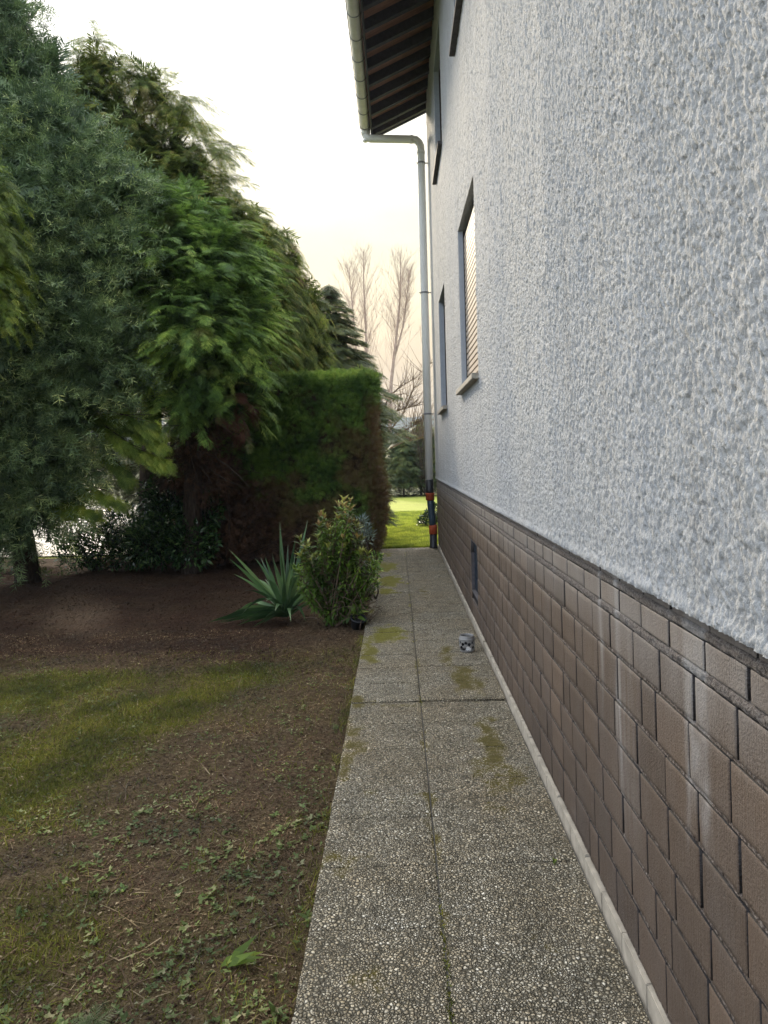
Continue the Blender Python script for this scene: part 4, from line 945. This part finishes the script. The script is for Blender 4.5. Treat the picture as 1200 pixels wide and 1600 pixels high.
# --- strap leaved plant
def strap():
    base = wp(447, 962, 7.8); base.z = -.02; root = empty('strap_leaved_plant', tuple(base)); tag(root, 'yucca like plant of long green strap leaves, some upright, some flopped on the soil', 'plant')
    spec = [(437, 815, .05, .3, 0), (481, 812, .05, .25, 0), (462, 838, .0, .4, 0), (414, 870, .02, .55, 0), (440, 858, -.05, .3, 0), (357, 858, -.1, .6, .1), (357, 872, -.2, .55, .1), (398, 872, .1, .5, .25), (365, 897, -.15, .5, .2),
            (379, 924, -.25, .45, .35), (476, 850, .1, .35, 0), (490, 908, -.2, .4, .1), (455, 880, -.2, .35, 0), (430, 880, -.25, .35, 0), (445, 905, -.35, .3, .1), (420, 905, -.2, .45, .25), (400, 905, .15, .4, .3), (425, 865, .2, .35, .0), (470, 870, .2, .3, .0), (495, 880, .2, .3, .05),
            (478, 975, -.3, .5, .4), (455, 990, -.35, .5, .4), (430, 955, -.4, .4, .3), (378, 960, -.3, .5, .6), (366, 962, .0, .6, .5), (450, 850, .15, .3, 0), (415, 940, -.4, .3, .3), (500, 935, .1, .3, .3)]
    spec += [(322, 984, -.25, .02, .12), (330, 976, -.2, .02, .15), (345, 990, -.35, .02, .1), (352, 972, -.1, .02, .2), (370, 986, -.4, .02, .1), (360, 968, .0, .02, .25), (385, 970, -.2, .02, .25), (375, 978, -.3, .02, .15), (395, 990, -.5, .02, .1), (340, 982, -.3, .02, .2), (410, 986, -.5, .02, .15), (390, 955, .1, .02, .3)]
    for k in range(26):
        a = random.uniform(-1, 1); spec.append((447+a*70+random.uniform(-14, 14), 925-random.uniform(0, 75)*(1-abs(a)*.4)+abs(a)*25, random.uniform(-.35, .35), .3, random.uniform(0, .2)))
    for k in range(16):
        spec.append((random.uniform(322, 420), random.uniform(968, 990), random.uniform(-.5, .15), .02, random.uniform(.05, .35)))
    for q_, (tx, ty, dy, hh, arch) in enumerate(spec):
        t = wp(tx, ty, 7.8+dy); t.z = max(t.z, .012+.01*(q_ % 4))
        b_ = Vector(base)+Vector((random.uniform(-.04, .04), random.uniform(-.05, .05), .03+.03*random.random()))
        n = 12; w = random.uniform(.034, .05); pts = []
        mid = b_.lerp(t, .5)+Vector((0, 0, arch*.55+(0 if hh > .1 else .02)))
        for i in range(n):
            s = i/(n-1); pts.append(b_*(1-s)**2+mid*2*s*(1-s)+t*s*s)
        V = []; F = []
        ax = Vector((math.cos(q_*2.1), math.sin(q_*2.1)*.35, .1)) if hh > .1 else Vector((.1, -.55, .8)); w = w*(1.0 if hh > .1 else 1.15)
        for i, p_ in enumerate(pts):
            s = i/(n-1); tg = (pts[min(i+1, n-1)]-pts[max(i-1, 0)]).normalized(); sd = (ax-tg*ax.dot(tg)).normalized(); nr = sd.cross(tg)
            ww = w*(.55+.9*s if s < .5 else 1.0)*min(1, (1-s)*2.6+.02)
            V += [p_-sd*ww/2+nr*ww*.16, p_, p_+sd*ww/2+nr*ww*.16]
        for i in range(n-1): F += [(3*i, 3*i+1, 3*i+4, 3*i+3), (3*i+1, 3*i+2, 3*i+5, 3*i+4)]
        V = np.array(V)-np.array(base); r_ = np.full(len(F), random.uniform(.2, .9)); dd = np.array([.6*max(0, (i//2)/(n-1)-.8)*5*(random.random() < .6) for i in range(len(F))])*.8
        mesh_obj('leaf', V, F, M['yucca'], root, {'rnd': ('FACE', r_), 'dead': ('FACE', dd)}, True)
strap()
# pot by the path
pt = empty('plant_pot', (-.44, 7.35, -.03)); tag(pt, 'small black plastic pot lying in the shrub bed at the path edge', 'plant pot')
mb = MB(); V = []; F = []; prf = [(.0, .0), (.055, .0), (.075, .10), (.082, .10), (.082, .118), (.074, .118), (.068, .10), (.05, .012), (0, .012)]
for (r_, z) in prf:
    for i in range(24): V.append((r_*math.cos(i*math.pi/12), r_*math.sin(i*math.pi/12), z))
for j in range(len(prf)-1):
    for i in range(24): F.append((j*24+i, j*24+(i+1) % 24, (j+1)*24+(i+1) % 24, (j+1)*24+i))
mb.add(V, F); pb = mb.build('pot_body', M['plastic'], pt, True); pt.rotation_euler = (.35, .2, 0)
n = 16; P = np.tile(np.array([-.45, 7.4, .08]), (n, 1))+RNG.normal(size=(n, 3))*.02; D = unit(np.array((0, -.1, .8))+rdir(n)*.8)
o = scatter('low_weed', T_leaf2(.25, .05, .3), P-np.array((-.45, 7.42, 0)), D, unit(np.array((0, -1, 1.))+rdir(n)*.3), .12+.06*RNG.random(n), M['pieris'], None); o.location = (-.45, 7.42, 0)
tag(o, 'fresh green leafy weed growing up behind the black pot', 'weed')
# --- small shrub out on the lawn
bush('low_shrub', 'dark green rounded shrub on the lawn behind the downpipe', [E(668, 812, 12, 17.8), E(680, 800, 14, 17.8), E(660, 818, 8, 17.6), E(690, 812, 14, 17.8)], M['laurel'], 1500, (.06, .05), stems=8)
# --- far conifers behind the lawn
for k, (px, py, r_) in enumerate([(628, 668, .95), (655, 655, .9), (604, 680, .9), (684, 662, .8)]):
    q = wp(px, py, 32+.8*(k % 3))
    lab = ['bushy dark conifer left of the downpipe at the end of the lawn', 'bushy dark conifer nearest the downpipe at the end of the lawn', 'dark conifer at the end of the lawn beside the hedge edge', 'dark conifer mostly hidden behind the downpipe and house corner'][k]
    fir('garden_conifer', lab, q.x, q.y, q.z, r_, M['darkfir'], 12, 34, (.30, .2), low=.24, droop=.25, group='conifers at the end of the lawn')
bush('garden_shrubs', 'low dark ground shrubs in a row under the far conifers', [((-3+i*.55, 32.2+.3*(i % 2), .18), (.42, .4, .26)) for i in range(14)], M['darkfir'], 5000, (.12, .1), T=SP, stems=14)
bush('bare_shrub', 'brown bare shrub between the far conifers and the downpipe', [E(660, 690, 16, 31.5, 34), E(668, 660, 10, 31.5, 28)], M['dead'], 160, (.10, .1), T=BL, stems=46, upd=.9)
# --- bare trees
def bare(name, label, stemspec, Y, seed, spread=.21, nb1=60, group='bare trees beyond the garden'):
    R = random.Random(seed); base = wp(*stemspec[0][0][0], Y); root = empty(name, (base.x, Y, -.05)); tag(root, label, 'tree', group)
    tv = MB(); fine = MB()
    for (pix, r0) in stemspec:
        pts = [wp(px, py, Y) for px, py in pix]; pts[0].z = max(pts[0].z, -.05)
        # resample
        seg = []; 
        for i in range(len(pts)-1):
            for j in range(6): seg.append(pts[i].lerp(pts[i+1], j/6))
        seg.append(pts[-1]); n = len(seg)
        tv.tube(seg, [r0*(1-.9*i/(n-1)) for i in range(n)], 6)
        Ht = seg[-1].z-seg[0].z
        for b_ in range(nb1):
            f = .18+.8*(b_/nb1)**.85; i = min(int(f*(n-1)), n-2); o = seg[i].lerp(seg[i+1], f*(n-1)-i)
            az = R.uniform(0, 2*math.pi); L = Ht*spread*(1-f)**.7*R.uniform(.6, 1.15)+.35; d = Vector((math.cos(az)*.55, math.sin(az)*.55, R.uniform(.75, 1.2))).normalized()
            def grow(o, d, L, r, lev):
                k = 5; p_ = [o]; dd = Vector(d)
                for s in range(k):
                    dd = (dd+Vector((R.uniform(-.16, .16), R.uniform(-.16, .16), R.uniform(-.02, .12)))).normalized(); p_.append(p_[-1]+dd*L/k)
                (tv if lev == 0 else fine).tube(p_, [r*(1-.75*s/k) for s in range(k+1)], 4 if lev == 0 else 3, cap=False)
                if lev < 2:
                    for c_ in range(6 if lev == 0 else 3):
                        s = R.randint(1, k); q = Vector((R.uniform(-1, 1), R.uniform(-1, 1), R.uniform(-.1, .9))); grow(p_[s], (dd+q*.75).normalized(), L*R.uniform(.35, .6), max(r*.5, .0026), lev+1)
            grow(o, d, L, .008+.006*(1-f), 0)
    tv.build('trunk', M['birch'], root, True, off=root.location); fine.build('twigs', M['birch'], root, off=root.location)
bare('bare_birch', 'tall bare tree with upswept fine twigs, left of the pair above the fir', [([(572, 760), (572, 600), (573, 560), (571, 500), (568, 440), (568, 392)], .11), ([(560, 700), (558, 560), (553, 500), (548, 450), (546, 415)], .07)], 38, 3)
bare('bare_birch', 'tall bare tree with upswept fine twigs next to the downpipe', [([(606, 760), (611, 600), (619, 530), (624, 480), (626, 440), (626, 396)], .12), ([(616, 560), (630, 510), (636, 460), (640, 420)], .06)], 38.5, 9)
def leaning():
    root = empty('leaning_bare_tree', (wp(560, 800, 26).x, 26, -.05)); tag(root, 'bare tree low behind the hedge whose long branches slant up toward the downpipe', 'tree')
    R = random.Random(4); mb = MB(); fine = MB()
    main = [[(560, 770), (590, 690), (610, 672), (628, 650), (640, 622), (655, 590)], [(575, 730), (595, 650), (608, 618), (628, 603), (650, 590), (675, 565)], [(560, 700), (600, 655), (625, 640), (660, 632)], [(600, 690), (640, 668), (665, 655)], [(610, 700), (632, 690), (662, 684)]]
    for c_ in main:
        p_ = [wp(x, y, 26) for x, y in c_]; mb.tube(p_, [.032*(1-.7*i/(len(p_)-1)) for i in range(len(p_))], 6)
        for k in range(55):
            i = R.randint(1, len(p_)-2); o = p_[i].lerp(p_[i+1], R.random()); d = Vector((R.uniform(-.4, 1), R.uniform(-.6, .6), R.uniform(-.1, 1))).normalized(); L = R.uniform(.4, 1.3)
            q = [o, o+d*L*.5+Vector((0, 0, .05)), o+d*L+Vector((0, 0, .2*L))]; fine.tube(q, [.011, .007, .003], 3, cap=False)
    mb.build('branch', M['twigbrown'], root, True, off=root.location); fine.build('twigs', M['twigbrown'], root, off=root.location)
leaning()
# distant woods in front of the hill
nfar = 9000; FX = RNG.uniform(-260, 260, nfar); FY = RNG.uniform(150, 260, nfar); FZ = RNG.random(nfar)*(3+5*fbm(FX*.03, FY*.03, 3))
o = scatter('distant_wood', T_leaf2(.9, .1, .1), np.stack([FX, FY, FZ], 1), unit(np.array((0, 0, 1.))+rdir(nfar)*.5), rdir(nfar), 1.6+1.6*RNG.random(nfar), M['darkfir'], None); tag(o, kind='stuff')
o['label'] = 'dark line of distant woodland below the hill'; o['category'] = 'wood'
# ================================================================== GROUND COVER
def inframe(P): return P[:, 0] > -.62*P[:, 1]-.5
def ground_pts(n, x0, x1, y0, y1, pw=1.6):
    Y = y0+(y1-y0)*RNG.random(n)**pw; X = x0+(x1-x0)*RNG.random(n); P = np.stack([X, Y, soilz(X, Y)], 1); return P[(X < -.365) & inframe(P)]
# grass tufts
P = ground_pts(260000, -4.6, -.36, 1.9, 6.6, 1.15); g = grassmask(P[:, 0], P[:, 1]); P = P[RNG.random(len(P)) < np.clip(g*.9-.12, .05, 1)]
n = len(P); s = .016+.028*RNG.random(n)
tag(scatter('grass', BL, P, unit(np.array((0, 0, .8))+rdir(n)*.75), rdir(n), s, M['grassb'], None, rnd=np.clip(RNG.random(n)*.7+.5*(fbm(P[:, 0]*2, P[:, 1]*2, 6)-.35), 0, 1)), 'short patchy grass growing in an arc on the bare soil', 'grass', kind='stuff')
# weeds: small rounded leaves
P = ground_pts(9000, -3.4, -.36, 1.8, 6.2, 1.25); k = fbm(P[:, 0]*4, P[:, 1]*4, 19, 3); P = P[RNG.random(len(P)) < np.clip((k-.42)*3.2, .04, 1)]
P = np.repeat(P, 3, 0)+RNG.normal(size=(len(P)*3, 3))*np.array((.012, .012, .0)); P[:, 2] = soilz(P[:, 0], P[:, 1])+.004+.014*RNG.random(len(P)); P = P[P[:, 0] < -.37]
n = len(P); D = rdir(n); D[:, 2] = D[:, 2]*.3+.1; big = np.where((P[:, 1] < 3.6) & (RNG.random(n) < .3), 1.9, 1.0)
tag(scatter('weeds', CL, P, unit(D), unit(np.array((0, 0, 1.))+rdir(n)*.35), (.005+.008*RNG.random(n))*big, M['weed'], None), 'small rounded weed leaves dotted over the bare soil', 'weeds', kind='stuff')
# leaf litter and bits
P = ground_pts(90000, -4.2, -.36, 1.8, 7.5, 1.35); P[:, 2] += .004; n = len(P); D = rdir(n); D[:, 2] = D[:, 2]*.35+.05
tag(scatter('leaf_litter', T_leaf2(.45, .12, .15), P, unit(D), unit(np.array((0, 0, 1.))+rdir(n)*.6), .007+.016*RNG.random(n)**2, M['litter'], None, rnd=RNG.random(n)**1.3), 'dry leaf crumbs and bits strewn on the soil', 'leaf litter', kind='stuff')
# needle litter on the dark bed, thin dead stalks everywhere
P = ground_pts(30000, -5.0, -.4, 1.8, 6.6, 1.2); P[:, 2] += .006; n = len(P); D = rdir(n); D[:, 2] = D[:, 2]*.16+.02
tag(scatter('dry_stalks', T_blade(.045, .06), P, unit(D), unit(np.array((0, 0, 1.))+rdir(n)*.2), .02+.09*RNG.random(n)**3, M['litter'], None, rnd=RNG.random(n)*.9), 'dry stalks and needles lying on the soil', 'leaf litter', kind='stuff')
P = ground_pts(60000, -7.5, -.4, 5.8, 12.3, 1.0); P[:, 2] += .006; n = len(P); D = rdir(n); D[:, 2] = D[:, 2]*.3+.03
tag(scatter('needle_litter', T_leaf2(.3, .1, .15), P, unit(D), unit(np.array((0, 0, 1.))+rdir(n)*.5), .012+.035*RNG.random(n)**2, M['dead'], None, rnd=.45*RNG.random(n)**2), 'reddish brown needle litter covering the dark bed under the trees', 'leaf litter', kind='stuff')
# soil crumbs
n = 26000; P = ground_pts(n, -3.6, -.36, 1.8, 6.0, 1.4); n = len(P); P[:, 2] -= .002
ic = np.array([(1, 0, 0), (-1, 0, 0), (0, 1, 0), (0, -1, 0), (0, 0, 1), (0, 0, -1)], float)*np.array((1, .8, .6)); icf = np.array([(0, 2, 4, 4), (2, 1, 4, 4)])
Toct = (ic, np.array([(0, 2, 4), (2, 1, 4), (1, 3, 4), (3, 0, 4), (2, 0, 5), (1, 2, 5), (3, 1, 5), (0, 3, 5)]))
tag(scatter('soil_crumbs', Toct, P, rdir(n), rdir(n), .004+.009*RNG.random(n)**3, M['dead'], None), 'crumbs of dark soil', 'soil', kind='stuff')
# lawn blades
n = 190000; Xl = RNG.uniform(-1.2, 1.6, n); Yl = 13.66+9*RNG.random(n)**1.4; P = np.stack([Xl, Yl, -.03+.05*(fbm(Xl*.7, Yl*.7, 14)-.5)], 1)
tag(scatter('lawn_grass', BL, P, unit(np.array((0, 0, 1.))+rdir(n)*.55), rdir(n), .04+.035*RNG.random(n), M['lawnb'], None), 'short sunlit lawn grass past the end of the path', 'grass', kind='stuff')
# edge weeds along the path
P = np.stack([XL-.012-.05*RNG.random(700)**2, 1.9+11*RNG.random(700)**.9, np.full(700, -.03)], 1); P = np.repeat(P, 4, 0)+RNG.normal(size=(2800, 3))*np.array((.008, .02, .003)); n = len(P)
k = fbm(P[:, 1]*2.5, P[:, 0]*0, 91, 3) > .5; P = P[k]; n = len(P)
tag(scatter('edge_weeds', BL, P, unit(np.array((.2, 0, .9))+rdir(n)*.7), rdir(n), .015+.025*RNG.random(n), M['grassb'], None), 'tufts of grass along the left edge of the path', 'grass', kind='stuff')
# weeds in the middle joint
ys = np.concatenate([RNG.normal(1.95, .08, 60), RNG.normal(2.25, .12, 90), RNG.normal(5.0, .05, 30), RNG.normal(2.6, .1, 30)]); n = len(ys)
P = np.stack([XM+RNG.normal(size=n)*.004, ys, np.full(n, -.004)], 1)
tag(scatter('joint_moss', T_leaf2(.4), P, unit(np.array((0, 0, .6))+rdir(n)*.7), rdir(n), .008+.012*RNG.random(n), M['grassb'], None), 'moss and tiny grass in the joint between the slabs', 'moss', kind='stuff')
# single plants on the soil and path
def sprout(loc, label, name, n, size, T, mat, spread=.8, tilt=(0, 0, .8)):
    P = RNG.normal(size=(n, 3))*.006; D = unit(np.array(tilt)+rdir(n)*spread)
    o = scatter(name, T, P, D, unit(np.array((0, -.6, 1.))+rdir(n)*.3), size[0]+size[1]*RNG.random(n), mat, None); o.location = loc; tag(o, label, 'weed'); return o
q = wp(352, 1510, 2.45); sprout((q.x, 2.45, -.02), 'sprout of broad smooth bright green leaves lying on bare soil at the front', 'broadleaf_sprout', 9, (.06, .07), T_leaf2(.24, .06, .25), M['bright'], .42, (.9, .25, .5))
q = wp(188, 1378, 2.9); sprout((q.x, 2.9, -.02), 'tiny yellow leaves of a weed on the soil left of centre', 'yellow_weed', 10, (.012, .012), T_leaf2(.6, .05, .1), M['pieris'], .9)
q = wp(145, 1580, 2.2); sprout((q.x, 2.2, -.02), 'pale feathery weed at the bottom edge of the soil', 'feathery_weed', 34, (.035, .03), SP, M['weed'], .9, (0, 0, .35))
q = wp(865, 1358, 3.0); sprout((q.x, 2.98, .001), 'tiny green weed sprig on the right hand slabs', 'path_weed', 9, (.010, .008), T_leaf2(.5, .05, .1), M['bright'], .8)
for k, (px, py, lab) in enumerate([(30, 1400, 'grassy weed tuft near the left edge of the soil'), (525, 1130, 'dark green weed tuft against the path edge'), (480, 1420, 'pale green weed leaves next to the path edge at the front'), (430, 1560, 'clump of round weed leaves by the path corner at the bottom')]):
    Yk = H/((py-715)/1155.6); q = wp(px, py, Yk); sprout((q.x, Yk, -.03), lab, 'weed_tuft', 16, (.02, .025), LF if k != 1 else SP, M['weed'], .8, (0, 0, .5))
# twigs
for k in range(14):
    Yk = random.uniform(2.1, 5); Xk = random.uniform(-1.4 if Yk < 3 else -2.4, -.45); a = random.uniform(0, 6.28); L = random.uniform(.10, .28)
    mb = MB(); c_ = curve((0, 0, .006), (L*math.cos(a), L*math.sin(a), .010), .12, 6); mb.tube([(p_.x, p_.y, abs(p_.z)+.004) for p_ in c_], [.0022, .002, .0018, .0015, .0012, .0008], 5)
    o = mb.build('twig', M['twigbrown']); o.location = (Xk, Yk, float(soilz(np.array([Xk]), np.array([Yk]))[0])); tag(o, 'thin bare dry twig lying among the weeds on the soil', 'twig', 'dry twigs on the soil')
for k, (px, py) in enumerate([(718, 903), (688, 905), (723, 927), (700, 888)]):
    Yk = H/((py-715)/1155.6-.0); q = wp(px, py, Yk); P = RNG.normal(size=(3, 3))*.008; P[:, 2] = .004
    o = scatter('fallen_leaf', T_leaf2(.6, .15, .2), P, unit(rdir(3)*np.array((1, 1, .1))), np.tile((0, 0, 1.), (3, 1)), np.full(3, .03), M['laurel'], None); o.location = (q.x, Yk, .012); tag(o, ['small dark dry leaf on the slabs, level with the cellar opening', 'small dark dry leaf on the slabs, nearest the middle joint', 'small dark dry leaf on the slabs, nearest the tealight holder', 'small dark dry leaf on the slabs, farthest toward the downpipe'][k], 'leaf', 'dark leaves on the path')
# haze over the distance
hz_ = MB(); hz_.box(-1020, 1020, -1020, 1020, -24, 75)
hm = bpy.data.materials.new('haze'); hm.use_nodes = True; t = hm.node_tree; t.nodes.remove(t.nodes['Principled BSDF'])
pv = t.nodes.new('ShaderNodeVolumePrincipled'); pv.inputs['Color'].default_value = (.34, .40, .47, 1); pv.inputs['Density'].default_value = .0009
t.links.new(pv.outputs[0], t.nodes['Material Output'].inputs['Volume'])
tag(hz_.build('haze', hm), kind='stuff')
